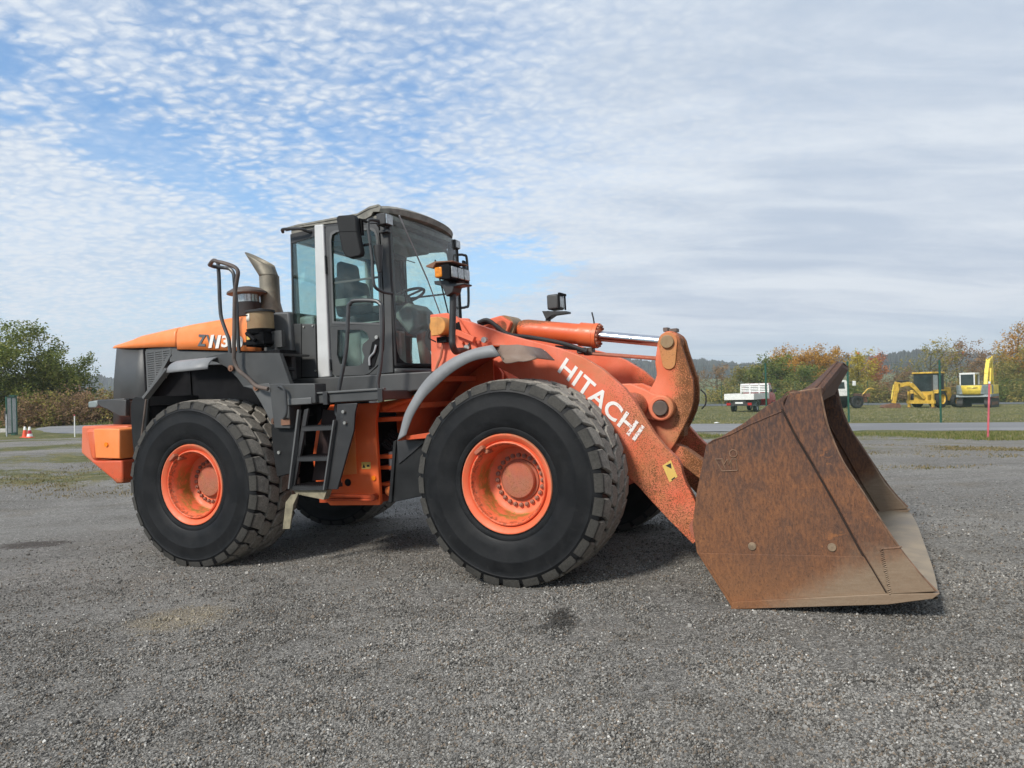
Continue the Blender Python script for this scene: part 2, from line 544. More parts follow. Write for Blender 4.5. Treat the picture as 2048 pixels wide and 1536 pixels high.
def m_ground():
    t = NT('gravel_ground')
    P = t.pos
    x, y, z = t.sep(P)
    dist = t.math('SQRT', t.math('ADD', t.math('MULTIPLY', x, x), t.math('MULTIPLY', y, y)))
    # crushed stone: dark and light chips of two sizes
    v1 = t.voro(62, P, out='Color'); v1d = t.voro(62, P)
    v2 = t.voro(130, P, out='Color')
    s1 = t.sep(v1)[0]; s2 = t.sep(v2)[1]
    tone = t.math('ADD', t.math('MULTIPLY', s1, 0.6), t.math('MULTIPLY', s2, 0.4))
    stone = t.mix(t.step(tone, 0.1, 0.95), (0.115, 0.109, 0.099), (0.48, 0.455, 0.412))
    stone = t.mix(t.step(s1, 0.975, 0.985), stone, (0.62, 0.60, 0.56))
    fines = t.mix(t.noise(220, 3, 0.7, 0, P), (0.185, 0.175, 0.159), (0.37, 0.35, 0.316))
    stone = t.mix(t.step(t.noise(1.9, 5, 0.65, 0.3, P), 0.42, 0.66, 0.0, 0.5), stone, fines)
    # broad patches, tracks, damp
    b1 = t.noise(0.42, 5, 0.6, 0.5, P); b2 = t.noise(1.3, 5, 0.6, 0.3, P)
    stone = t.mix(t.step(b1, 0.36, 0.68), t.mix(0.20, stone, (0.065, 0.061, 0.056)), t.mix(0.34, stone, (0.36, 0.342, 0.315)))
    stone = t.mix(t.step(b2, 0.50, 0.74, 0, 0.42), stone, (0.20, 0.165, 0.120))
    mud = t.math('MULTIPLY', t.step(t.noise(0.8, 6, 0.62, 0.8, P), 0.54, 0.70), t.step(dist, 5.0, 8.0))
    stone = t.mix(t.math('MULTIPLY', mud, 0.30), stone, (0.10, 0.088, 0.072))
    track = t.noise(1.0, 4, 0.6, 0.25, t.map(P, (0.16, 1.5, 1), (0, 0, radians(22.0))))
    stone = t.mix(t.step(track, 0.56, 0.70, 0, 0.22), stone, (0.085, 0.078, 0.068))
    stone = t.mix(t.step(track, 0.44, 0.30, 0, 0.30), stone, (0.36, 0.345, 0.32))
    def blot(cx, cy, rx, ry, amp=0.5):
        dx = t.math('DIVIDE', t.math('SUBTRACT', x, cx), rx); dy = t.math('DIVIDE', t.math('SUBTRACT', y, cy), ry)
        r = t.math('SQRT', t.math('ADD', t.math('MULTIPLY', dx, dx), t.math('MULTIPLY', dy, dy)))
        r = t.math('ADD', r, t.math('MULTIPLY', t.math('SUBTRACT', t.noise(7, 5, 0.7, 0, P), 0.5), amp * 4))
        return t.step(r, 0.45, 1.05, 1, 0)
    stone = t.mix(t.math('MULTIPLY', blot(0.255, 4.66, 0.17, 0.36), 0.75), stone, (0.022, 0.021, 0.020))    # oil
    stone = t.mix(t.math('MULTIPLY', blot(-5.85, 8.8, 0.55, 0.30), 0.7), stone, (0.045, 0.028, 0.020))
    stone = t.mix(t.math('MULTIPLY', blot(-2.45, 5.25, 0.42, 0.42), 0.4), stone, (0.33, 0.26, 0.16))      # spilled sand
    # grass and dry moss, thin on the yard, thick beside the road
    g1 = t.noise(0.33, 6, 0.66, 0.5, t.map(P, (0.45, 1.5, 1))); g2 = t.noise(2.6, 6, 0.7, 0.2, P); g3 = t.noise(14, 5, 0.75, 0, P)
    gm = t.math('ADD', t.math('MULTIPLY', g1, 0.62), t.math('ADD', t.math('MULTIPLY', g2, 0.30), t.math('MULTIPLY', g3, 0.24)))
    tt = t.math('DIVIDE', x, t.math('MAXIMUM', y, 1.0))
    lft = t.step(tt, -0.1, -0.35)
    edge = t.math('ADD', t.step(dist, 11.5, 19, 0.0, 0.15), t.math('MULTIPLY', lft, t.step(dist, 13.0, 17.0, 0, 0.06)))
    band = t.math('SINE', t.math('MULTIPLY', dist, 1.15))
    edge = t.math('ADD', edge, t.math('MULTIPLY', band, 0.05))
    edge = t.math('ADD', edge, t.math('MULTIPLY', t.step(tt, 0.1, 0.25), t.step(y, 20.0, 23.5, 0, 0.14)))
    edge = t.math('ADD', edge, t.step(y, 29.0, 31.5, 0, 0.7))
    gf = t.step(t.math('ADD', gm, edge), 0.76, 0.84)
    gcol = t.mix(t.step(g2, 0.38, 0.66), (0.095, 0.115, 0.036), (0.25, 0.215, 0.092))
    gcol = t.mix(t.step(g3, 0.52, 0.72, 0, 0.75), gcol, (0.40, 0.34, 0.21))
    gcol = t.mix(t.step(t.noise(1.1, 4, 0.6, 0.2, t.map(P, (0.5, 1.6, 1))), 0.5, 0.66, 0, 0.6), gcol, (0.070, 0.095, 0.026))
    col = t.mix(gf, stone, gcol)
    col = t.mix(t.step(dist, 250, 420), col, t.mix(t.noise(0.006, 3, 0.5, 0.2, P), (0.10, 0.14, 0.05), (0.17, 0.17, 0.07)))
    h = t.math('ADD', t.math('MULTIPLY', v1d, 1.0), t.math('MULTIPLY', t.noise(160, 4, 0.7, 0, P), 0.5))
    n = t.bump(h, 1.0, 0.022)
    n = t.bump(t.noise(11, 6, 0.72, 0.2, P), 0.8, 0.06, n)
    return t.bsdf(col, 0.92, 0, n, 0.25)

M_ground = m_ground()

def build_ground():
    mb = MB()
    radii = [0.0] + [1.2 * 1.07 ** i for i in range(113)]
    radii = [r for r in radii if r < 1500] + [1700, 2300]
    na = 180
    vs, fs = [(0, 0, ground_z(0, 0))], []
    for i, r in enumerate(radii[1:]):
        for k in range(na):
            a = 2 * pi * k / na
            x, y = r * sin(a), r * cos(a)
            bumpy = 0.02 * wob(x * 0.9, y * 0.9) * sstep(r, 12, 20) + 0.012 * wob(x * 2.6 + 1, y * 2.2) * sstep(r, 2, 4)
            vs.append((x, y, ground_z(x, y) + bumpy * (0.5 if r < 12 else 1.4)))
    for k in range(na): fs.append((0, 1 + (k + 1) % na, 1 + k))
    for i in range(len(radii) - 2):
        for k in range(na):
            a, b = 1 + i * na, 1 + (i + 1) * na
            k2 = (k + 1) % na
            fs.append((a + k, a + k2, b + k2, b + k))
    mb.add(vs, fs)
    o = mb.build('ground', M_ground, None, angle=180, fixn=False)
    tag(o, 'grey crushed stone yard running out into rough grass and fields', kind='structure')
build_ground()

def resample(pts, n):
    c = curve(pts, 12)
    seg = [0.0]
    for a, b in zip(c, c[1:]): seg.append(seg[-1] + (b - a).length)
    out = []
    for i in range(n):
        s = seg[-1] * i / (n - 1)
        j = max(k for k in range(len(seg)) if seg[k] <= s + 1e-9)
        j = min(j, len(c) - 2)
        t = (s - seg[j]) / max(1e-9, seg[j + 1] - seg[j])
        out.append(c[j].lerp(c[j + 1], t))
    return out

def m_asphalt(name, a, b):
    t = NT(name)
    P = t.pos
    c = t.mix(t.step(t.noise(0.35, 5, 0.6, 0.4, t.map(P, (0.3, 1.6, 1))), 0.35, 0.65), a, b)
    c = t.mix(t.step(t.noise(90, 3, 0.7, 0, P), 0.3, 0.7, 0, 0.35), c, tuple(q * 0.55 for q in a))
    c = t.mix(t.step(t.noise(2.2, 6, 0.7, 0.5, P), 0.6, 0.72, 0, 0.35), c, (0.16, 0.14, 0.11))
    return t.bsdf(c, 0.85, 0, t.bump(t.noise(120, 3, 0.7, 0, P), 0.4, 0.006), 0.3)

M_road = m_asphalt('yard_road_asphalt', (0.185, 0.187, 0.190), (0.255, 0.255, 0.255))
M_road2 = m_asphalt('far_road_asphalt', (0.12, 0.125, 0.13), (0.17, 0.172, 0.175))

def road(name, far, near, mat, label, n=110, m=8, dz=0.035):
    A, B = resample([(x, y, 0) for x, y in far], n), resample([(x, y, 0) for x, y in near], n)
    rows = []
    for j in range(m + 1):
        f = j / m
        row = []
        for i in range(n):
            p = A[i].lerp(B[i], f)
            x, y = p.x, p.y
            if j in (0, m): y += 0.10 * wob(x * 1.7, y * 3)
            row.append((x, y, ground_z(x, y) + dz + (0.02 if 0 < j < m else -0.035)))
        rows.append(row)
    mb = MB(); mb.grid(rows)
    return tag(mb.build(name, mat, None, angle=180, fixn=False), label, kind='structure')

road('road', [(62, 31.5), (30, 31.2), (12, 31), (0, 33), (-8, 38), (-16, 44.5), (-24, 49), (-30, 49.5)],
     [(62, 24), (30, 24.4), (12, 25.6), (0, 26), (-8, 28), (-15, 31), (-21.5, 34.5), (-26.5, 40)], M_road,
     'pale grey asphalt road curving past the gravel yard')
road('far_road', [(140, 74), (80, 76), (30, 77), (0, 77)], [(140, 66.5), (80, 68), (30, 69), (0, 69)], M_road2,
     'darker asphalt road beyond the parked machines', dz=0.05)

# wooded hills on the horizon: a long ridge with an uneven tree-top edge
def m_forest():
    t = NT('far_forest')
    P = t.pos
    n = t.voro(0.16, P, out='Color'); s = t.sep(n)[0]
    c = t.mix(s, (0.016, 0.030, 0.020), (0.050, 0.062, 0.030))
    c = t.mix(t.step(t.noise(0.012, 4, 0.6, 0.3, P), 0.5, 0.64, 0, 0.7), c, (0.085, 0.070, 0.030))
    return t.bsdf(c, 0.95, 0, None, 0.1)
M_forest = m_forest()

def build_hills():
    r = random.Random(3)
    def ridge(a):
        d = math.degrees(a)
        return 39 + 7 * sin(d * 0.13 + 1) + 4 * sin(d * 0.31) + 3 * sin(d * 0.83 + 2) - 6 * sstep(-d, 20, 45) + 5 * sstep(d, 24, 36)
    rows = []
    na = 4600
    for j in range(9):
        f = j / 8
        row = []
        for k in range(na + 1):
            a = radians(-119 + 238 * k / na)
            R = 760 + 330 * f + 40 * sin(a * 9) + 22 * sin(a * 23)
            base = ground_z(R * sin(a), R * cos(a))
            h = ridge(a) * sstep(f, -0.02, 0.85)
            if j == 0: h = -1.0
            else: h += r.random() ** 2 * 3.4 + 1.6 * sin(k * .37) * sin(k * .083) + 5
            R += r.uniform(-4, 4)
            row.append((R * sin(a), R * cos(a), base - 15 + h * 1.0))
        rows.append(row)
    mb = MB(); mb.grid(rows)
    tag(mb.build('hills', M_forest, None, angle=0, fixn=False), 'low wooded hills along the horizon, hazy blue green', kind='structure')
build_hills()

# ---------------------------------------------------------------- loose stones on the yard near the camera
def m_chips():
    t = NT('loose_stone')
    oi = t.nd('ShaderNodeObjectInfo')
    r = oi.outputs['Random']
    c = t.mix(t.step(r, 0, 0.93), (0.058, 0.055, 0.050), (0.295, 0.282, 0.258))
    c = t.mix(t.step(r, 0.978, 0.982), c, (0.56, 0.54, 0.50))
    c = t.mix(t.step(t.math('FRACT', t.math('MULTIPLY', r, 37.0)), 0.86, 0.90, 0, 0.8), c, (0.20, 0.150, 0.105))
    P = t.pos
    x, y, z = t.sep(P)
    q = t.noise(0.9, 5, 0.65, 0.4, P); q2 = t.noise(5, 5, 0.7, 0.2, P)
    c = t.mix(t.step(q, 0.56, 0.40, 0, 0.32), c, (0.070, 0.065, 0.058))
    c = t.mix(t.step(q2, 0.55, 0.75, 0, 0.32), c, (0.215, 0.180, 0.135))
    def blot(cx, cy, rx, ry):
        dx = t.math('DIVIDE', t.math('SUBTRACT', x, cx), rx); dy = t.math('DIVIDE', t.math('SUBTRACT', y, cy), ry)
        d = t.math('SQRT', t.math('ADD', t.math('MULTIPLY', dx, dx), t.math('MULTIPLY', dy, dy)))
        return t.step(t.math('ADD', d, t.math('MULTIPLY', t.math('SUBTRACT', t.noise(16, 5, 0.75, 0, P), 0.5), 3.2)), 0.35, 1.2, 1, 0)
    c = t.mix(t.math('MULTIPLY', blot(0.29, 4.80, 0.10, 0.26), 0.80), c, (0.018, 0.017, 0.015))
    c = t.mix(t.math('MULTIPLY', blot(0.20, 4.60, 0.13, 0.09), 0.65), c, (0.022, 0.020, 0.018))
    c = t.mix(t.math('MULTIPLY', blot(-2.45, 5.25, 0.34, 0.36), 0.42), c, (0.40, 0.33, 0.21))
    return t.bsdf(c, 0.9, 0, None, 0.3)

def build_stones():
    M = m_chips()
    src = []
    lib = bpy.data.collections.new('stone_shapes')     # not linked to the scene: only the instances show
    for k in range(6):
        r = random.Random(k)
        mb = MB()
        vs = []
        for a, b, c in ((-1, -1, -1), (1, -1, -1), (1, 1, -1), (-1, 1, -1), (-1, -1, 1), (1, -1, 1), (1, 1, 1), (-1, 1, 1)):
            s = 0.72 if c > 0 else 0.9
            vs.append((a * s * r.uniform(.5, 1), b * s * r.uniform(.5, 1), c * 0.74 * r.uniform(.6, 1)))
        mb.add(vs, [(0, 3, 2, 1), (4, 5, 6, 7), (0, 1, 5, 4), (1, 2, 6, 5), (2, 3, 7, 6), (3, 0, 4, 7)])
        me = mb.mesh('stone', M, angle=0)
        o = bpy.data.objects.new('stone', me)
        lib.objects.link(o)
        src.append(o)
    # scatter base: triangles of the yard in front of the camera, more stones close by
    r = random.Random(11)
    pts, scl = [], []
    vr = np.random.RandomState(5)
    G = vr.rand(3, 64, 64)
    def vnoise(x, y, f, k):
        x, y = x * f + 31.3 * k + 500, y * f + 17.7 * k + 500
        i, j = int(x), int(y); fx, fy = x - i, y - j
        fx, fy = fx * fx * (3 - 2 * fx), fy * fy * (3 - 2 * fy)
        g = G[k]
        a, b, c, d = g[i % 64, j % 64], g[(i + 1) % 64, j % 64], g[i % 64, (j + 1) % 64], g[(i + 1) % 64, (j + 1) % 64]
        return a + (b - a) * fx + (c - a) * fy + (a - b - c + d) * fx * fy
    n_try = 360000
    for _ in range(n_try):
        d = 2.6 * (11.0 / 2.6) ** r.random()
        a = r.uniform(-0.66, 0.66)
        x, y = d * sin(a), d * cos(a)
        dens = 1.0 if d < 5.5 else max(0.12, 1.0 - (d - 5.5) / 5.2)
        if r.random() > dens: continue
        v0, v1, v2 = vnoise(x, y, 1.6, 0), vnoise(x, y, 6.0, 1), vnoise(x, y, 17.0, 2)
        loose = 0.5 * v0 + 0.3 * v1 + 0.2 * v2
        if r.random() > sstep(loose, 0.25, 0.60) * 0.85 + 0.15: continue
        lift = 0.022 * max(0, v1 - 0.45) + 0.016 * max(0, v2 - 0.45)
        s = 0.0050 * (0.5 + 1.15 * r.random() ** 2.2) * (1 + 0.05 * (d - 3))
        if r.random() < 0.004: s *= r.uniform(1.5, 2.4)
        pts.append((x, y, ground_z(x, y) + 0.006 * wob(x * 2.6 + 1, y * 2.2) * sstep(d, 2, 4) + lift * r.random()))
        scl.append(s)
    me = bpy.data.meshes.new('gravel_stones')
    me.from_pydata(pts, [], [])
    at = me.attributes.new('size', 'FLOAT', 'POINT')
    at.data.foreach_set('value', scl)
    o = bpy.data.objects.new('gravel_stones', me)
    COL.objects.link(o)
    me.materials.append(M)
    ng = bpy.data.node_groups.new('scatter_stones', 'GeometryNodeTree')
    ng.interface.new_socket('Geometry', in_out='INPUT', socket_type='NodeSocketGeometry')
    ng.interface.new_socket('Geometry', in_out='OUTPUT', socket_type='NodeSocketGeometry')
    N = ng.nodes.new
    gi, go = N('NodeGroupInput'), N('NodeGroupOutput')
    ci = N('GeometryNodeCollectionInfo'); ci.inputs['Collection'].default_value = lib
    ci.inputs['Separate Children'].default_value = True
    ci.inputs['Reset Children'].default_value = True
    ip = N('GeometryNodeInstanceOnPoints'); ip.inputs['Pick Instance'].default_value = True
    ri = N('FunctionNodeRandomValue'); ri.data_type = 'INT'
    ri.inputs[4].default_value = 0; ri.inputs[5].default_value = 5
    rr = N('FunctionNodeRandomValue'); rr.data_type = 'FLOAT_VECTOR'
    rr.inputs[0].default_value = (-0.5, -0.5, 0); rr.inputs[1].default_value = (0.5, 0.5, 6.28)
    na = N('GeometryNodeInputNamedAttribute'); na.data_type = 'FLOAT'; na.inputs['Name'].default_value = 'size'
    K = ng.links.new
    K(gi.outputs[0], ip.inputs['Points']); K(ci.outputs[0], ip.inputs['Instance'])
    K(ri.outputs[2], ip.inputs['Instance Index']); K(rr.outputs[0], ip.inputs['Rotation'])
    K(na.outputs[0], ip.inputs['Scale']); K(ip.outputs[0], go.inputs[0])
    mod = o.modifiers.new('scatter', 'NODES'); mod.node_group = ng
    tag(o, 'loose grey crushed stones covering the yard in front of the machine', 'gravel', kind='stuff')
build_stones()

# ---------------------------------------------------------------- grass tufts
def blades(name, label, spots, hmin, hmax, cols, seed, width=0.012):
    r = random.Random(seed)
    vs, fs, tone = [], [], []
    for x, y, s in spots:
        z = ground_z(x, y)
        for _ in range(3):
            a = r.uniform(0, pi); h = r.uniform(hmin, hmax) * s
            dx, dy = cos(a) * width, sin(a) * width
            ox, oy = r.gauss(0, 0.05), r.gauss(0, 0.05)
            lx, ly = r.gauss(0, 0.35) * h, r.gauss(0, 0.35) * h
            b = len(vs)
            vs += [(x + ox - dx, y + oy - dy, z - 0.01), (x + ox + dx, y + oy + dy, z - 0.01), (x + ox + lx, y + oy + ly, z + h)]
            fs.append((b, b + 1, b + 2)); tone.append(r.random())
    me = bpy.data.meshes.new(name)
    me.from_pydata(vs, [], fs)
    at = me.attributes.new('tone', 'FLOAT', 'FACE'); at.data.foreach_set('value', tone)
    me.materials.append(m_leaf(name + '_leaf', cols, 0.3))
    o = bpy.data.objects.new(name, me); COL.objects.link(o)
    tag(o, label, 'grass', kind='stuff')

def grass_spots(n, x0, x1, y0, y1, seed, thr, fx=0.35, fy=0.9):
    r = random.Random(seed); out = []
    for _ in range(n):
        x, y = r.uniform(x0, x1), r.uniform(y0, y1)
        q = sin(x * fx + seed) + sin(y * fy + x * 0.21 + seed * 2) + 0.7 * sin(x * fx * 3.1 + y * 1.7) + r.gauss(0, 0.45)
        if q > thr: out.append((x, y, r.uniform(0.6, 1.2)))
    return out
GREEN = [(0.075, 0.11, 0.028), (0.13, 0.16, 0.046), (0.22, 0.21, 0.08), (0.34, 0.29, 0.15)]
DRY = [(0.07, 0.08, 0.025), (0.17, 0.14, 0.06), (0.28, 0.22, 0.12), (0.34, 0.28, 0.17)]
blades('verge_grass', 'short green and dry grass along the edge of the asphalt road',
       grass_spots(16000, 3, 24, 20.2, 24.3, 2, 0.1), 0.03, 0.10, GREEN, 1)
blades('yard_weeds', 'thin weeds growing through the gravel of the yard',
       grass_spots(16000, 4, 16, 11.5, 20, 5, 1.1) + grass_spots(22000, -26, -7, 13, 31, 4, 0.7), 0.012, 0.035, DRY, 2, 0.012)
blades('field_grass', 'rough yellow green grass under the parked machines',
       grass_spots(30000, 4, 52, 31.6, 66, 6, -1.2), 0.025, 0.075, [(0.13, 0.15, 0.045), (0.22, 0.215, 0.08), (0.32, 0.28, 0.14), (0.46, 0.41, 0.28)], 3, 0.020)
blades('bank_grass', 'green grass bank below the brown hedge behind the road',
       grass_spots(9000, -44, -12, 43.5, 53, 8, -1.5), 0.12, 0.35, GREEN, 4, 0.03)

# ---------------------------------------------------------------- thin haze
def build_haze():
    mb = MB().box(-1500, 1500, -900, 1500, -40, 75)
    o = mb.build('haze', None, None, angle=0)
    t = NT('haze_air')
    v = t.nd('ShaderNodeVolumePrincipled')
    v.inputs['Color'].default_value = (0.93, 0.96, 1.0, 1)
    v.inputs['Density'].default_value = 0.00045
    v.inputs['Anisotropy'].default_value = 0.2
    t.link(v.outputs[0], t.out.inputs['Volume'])
    o.data.materials.append(t.m)
    tag(o, 'thin bluish haze over the far hills', 'haze', kind='stuff')
build_haze()

# ---------------------------------------------------------------- trees, hedges
M_bark = m_plain('bark', (0.085, 0.068, 0.052), 0.9, var=0.35, scale=9, bump=0.4)
M_twig = m_plain('twigs', (0.105, 0.080, 0.062), 0.9, var=0.3, scale=9)
LEAVES = dict(
    green=[(0.07, 0.10, 0.03), (0.155, 0.195, 0.055), (0.25, 0.275, 0.08), (0.38, 0.34, 0.11)],
    dark=[(0.053, 0.098, 0.035), (0.111, 0.162, 0.049), (0.183, 0.232, 0.069), (0.281, 0.281, 0.098)],
    olive=[(0.134, 0.143, 0.049), (0.245, 0.232, 0.073), (0.392, 0.319, 0.104), (0.514, 0.392, 0.147)],
    orange=[(0.209, 0.147, 0.049), (0.466, 0.258, 0.063), (0.600, 0.330, 0.073), (0.600, 0.466, 0.123)],
    yellow=[(0.245, 0.221, 0.053), (0.490, 0.379, 0.073), (0.600, 0.514, 0.098), (0.600, 0.490, 0.123)],
    red=[(0.245, 0.123, 0.069), (0.539, 0.209, 0.098), (0.600, 0.281, 0.134), (0.600, 0.417, 0.172)],
    brown=[(0.147, 0.104, 0.069), (0.258, 0.176, 0.108), (0.379, 0.241, 0.137), (0.490, 0.343, 0.183)],
)
M_LEAF = {k: m_leaf('foliage_' + k, v, 0.4) for k, v in LEAVES.items()}

def leaf_mesh(name, mat, clumps, n, size, r, tone0=0.0):
    """clumps: (centre, radii); leaf faces gathered on small sprays through each clump's volume"""
    vs, fs, tone = [], [], []
    w = [a * b * c for _, (a, b, c) in clumps]
    tot = sum(q ** 0.75 for q in w)
    for (cx, cy, cz), (ra, rb, rc) in clumps:
        k = max(6, int(n * (ra * rb * rc) ** 0.75 / tot / 7))
        base = r.uniform(-0.18, 0.18) + tone0
        for _ in range(k):
            u = Vector((r.gauss(0, 1), r.gauss(0, 1), r.gauss(0, 1))).normalized()
            q = r.random() ** 0.42
            sx, sy, sz = cx + u.x * ra * q, cy + u.y * rb * q, cz + u.z * rc * q
            st = base + r.gauss(0.42, 0.16)
            sp = size * 1.5
            d = Vector((u.x, u.y, u.z + 0.5)).normalized()
            for _ in range(7):
                o = Vector((r.gauss(0, 1), r.gauss(0, 1), r.gauss(0, 1))) * sp * 0.75 + d * sp * r.uniform(-1, 1.6)
                p = Vector((sx, sy, sz)) + o
                a = Vector((r.gauss(0, 1), r.gauss(0, 1), r.gauss(0, .6))).normalized()
                b = a.cross(Vector((r.gauss(0, 1), r.gauss(0, 1), r.gauss(0, 1)))).normalized()
                s = size * r.uniform(0.5, 1.15)
                i = len(vs)
                vs += [p - a * s, p + b * s * 0.55, p + a * s, p - b * s * 0.55]
                fs.append((i, i + 1, i + 2, i + 3)); tone.append(max(0, min(1, st + r.gauss(0, 0.14))))
    me = bpy.data.meshes.new(name)
    me.from_pydata([tuple(p) for p in vs], [], fs)
    at = me.attributes.new('tone', 'FLOAT', 'FACE'); at.data.foreach_set('value', tone)
    me.materials.append(mat)
    return me

def tree(x, y, h, rad, kind, label, seed, n=2600, size=0.16, name='tree', trunk=0.11, low=0.22, group=None, bare=0.0, slim=1.0, cat='tree'):
    r = random.Random(seed)
    root = empty(name, (x, y, ground_z(x, y) - 0.04))
    tag(root, label, cat, group)
    mb = MB()
    top = h * 0.80
    lean = (r.uniform(-.08, .08) * h, r.uniform(-.08, .08) * h)
    tp = [(lean[0] * f * f, lean[1] * f * f, top * f) for f in (0, .2, .4, .6, .8, 1)]
    mb.tube(tp, [trunk * (1.15 - f) + 0.012 for f in (0, .2, .4, .6, .8, 1)], 7)
    clumps = []
    nb = 9 if n > 1500 else 6
    for i in range(nb):
        f = low + (0.95 - low) * (i + r.random() * 0.8) / nb
        a = i * 2.4 + r.uniform(-.5, .5)
        reach = rad * (0.55 + 0.5 * sin(pi * min(1, (f - low) / (1 - low) * 0.8 + 0.18))) * r.uniform(0.6, 1.05) * slim
        p0 = Vector((lean[0] * f * f, lean[1] * f * f, top * f * 0.9))
        p2 = Vector((cos(a) * reach, sin(a) * reach, min(h * 0.93, h * (f * 0.86 + 0.13))))
        p1 = p0.lerp(p2, 0.5) + Vector((0, 0, -0.04 * h))
        mb.tube(curve([p0, p1, p2], 4), [trunk * 0.45 * (1 - q * 0.09) for q in range(9)], 5)
        for s in range(3 if bare else 2):
            b = a + r.uniform(-1.2, 1.2)
            q0 = p0.lerp(p2, r.uniform(0.35, 0.9))
            q1 = q0 + Vector((cos(b), sin(b), r.uniform(0.5, 1.5))) * h * r.uniform(0.10, 0.22)
            mb.tube([q0, q0.lerp(q1, .5) + Vector((r.gauss(0, .05), r.gauss(0, .05), 0)), q1], [trunk * .2, trunk * .14, trunk * .05], 4)
            clumps.append(((q1.x, q1.y, q1.z), (rad * .28, rad * .28, h * .085)))
        clumps.append(((p2.x, p2.y, p2.z), (rad * r.uniform(.33, .5), rad * r.uniform(.33, .5), h * r.uniform(.10, .17))))
        clumps.append(((p1.x, p1.y, p1.z + .05 * h), (rad * .40, rad * .40, h * .12)))
    for _ in range(5):      # shoots standing out of the top
        a = r.uniform(0, 6.28); q = r.uniform(0, .6) * rad
        clumps.append(((cos(a) * q, sin(a) * q, h * r.uniform(.84, .98)), (rad * .11, rad * .11, h * .09)))
    mb.build('trunk', M_bark, root, fixn=False)
    me = leaf_mesh('crown', M_LEAF[kind], clumps, int(n * (1 - bare)), size, r)
    o = bpy.data.objects.new('crown', me); COL.objects.link(o); o.parent = root
    return root

def bush(x, y, h, rad, kind, label, seed, n=1400, size=0.15, name='bush', group=None, stems=18):
    r = random.Random(seed)
    root = empty(name, (x, y, ground_z(x, y) - 0.04))
    tag(root, label, 'bush', group)
    mb = MB()
    clumps = []
    for i in range(stems):
        a = r.uniform(0, 6.28); q = rad * sqrt(r.random()); hh = h * r.uniform(.6, 1.02) * (1 - 0.35 * (q / rad) ** 2)
        p2 = Vector((cos(a) * q, sin(a) * q, hh)); p0 = Vector((cos(a) * q * .4, sin(a) * q * .4, 0))
        mb.tube([p0, p0.lerp(p2, .5) + Vector((r.gauss(0, .06), r.gauss(0, .06), 0)), p2], [.028, .018, .006], 4)
        clumps.append(((p2.x * .97, p2.y * .97, hh * .86), (rad * .26, rad * .26, h * .16)))
        clumps.append(((p2.x, p2.y, hh * .45), (rad * .34, rad * .34, h * .24)))
        if i % 3 == 0: clumps.append(((p2.x, p2.y, h * .16), (rad * .36, rad * .36, h * .14)))
    mb.build('stems', M_twig, root, fixn=False)
    me = leaf_mesh('foliage', M_LEAF[kind], clumps, n, size, r)
    o = bpy.data.objects.new('foliage', me); COL.objects.link(o); o.parent = root
    return root

def px(p, d):
    return (p - 1024) / 1449.8 * d

# row beyond the far road, left to right as one looks at it
GT = 'autumn trees beyond the far road'
for p, d, h, rad, kind, lab, n, kw in (
    (1428, 98, 4.4, 2.6, 'brown', 'thin brown half bare tree beside the steel arm of the loader', 900, dict(bare=.3)),
    (1492, 88, 4.3, 2.6, 'olive', 'olive tree behind the tailgate of the red cabbed pickup', 2200, {}),
    (1532, 86, 5.2, 2.5, 'green', 'full green tree behind the cab of the small pickup', 2800, {}),
    (1560, 92, 6.7, 2.0, 'orange', 'pointed tree with orange top, tallest above the red cabbed pickup', 2000, dict(slim=.8)),
    (1600, 90, 6.2, 2.5, 'orange', 'rusty orange tree just left of the top of the bucket', 2400, {}),
    (1640, 88, 6.3, 2.6, 'orange', 'broad brown orange tree behind the top of the bucket', 2400, {}),
    (1592, 84, 4.0, 2.8, 'green', 'green tree low in front of the rusty orange ones', 2400, {}),
    (1708, 90, 5.7, 1.7, 'yellow', 'slim yellow orange tree above the white truck', 1800, dict(slim=.8)),
    (1740, 93, 5.5, 1.3, 'red', 'narrow pinkish red tree right of the white truck', 1500, dict(slim=.75)),
    (1792, 96, 3.7, 2.2, 'brown', 'low rusty brown tree left of the digger with folded arm', 1300, {}),
    (1846, 88, 6.9, 3.4, 'olive', 'spreading half bare olive tree above the yellow backhoe', 1500, dict(bare=.45)),
    (1905, 90, 6.9, 3.0, 'brown', 'half bare grey brown tree between the two yellow machines', 1500, dict(bare=.4)),
    (1955, 96, 5.7, 3.0, 'brown', 'dull brown tree behind the cab of the tracked excavator', 1700, {}),
    (2016, 86, 8.4, 2.3, 'orange', 'tall tree with orange top right of the excavator boom', 2000, dict(slim=.85)),
    (2050, 82, 6.2, 3.6, 'olive', 'thick olive green tree at the right end of the row', 3200, {}),
):
    tree(px(p, d), d * 0.985, h, rad, kind, lab, int(p), int(n * 2.5), 0.125, group=GT, low=0.12, **kw)
GB = 'bushes along the far road'
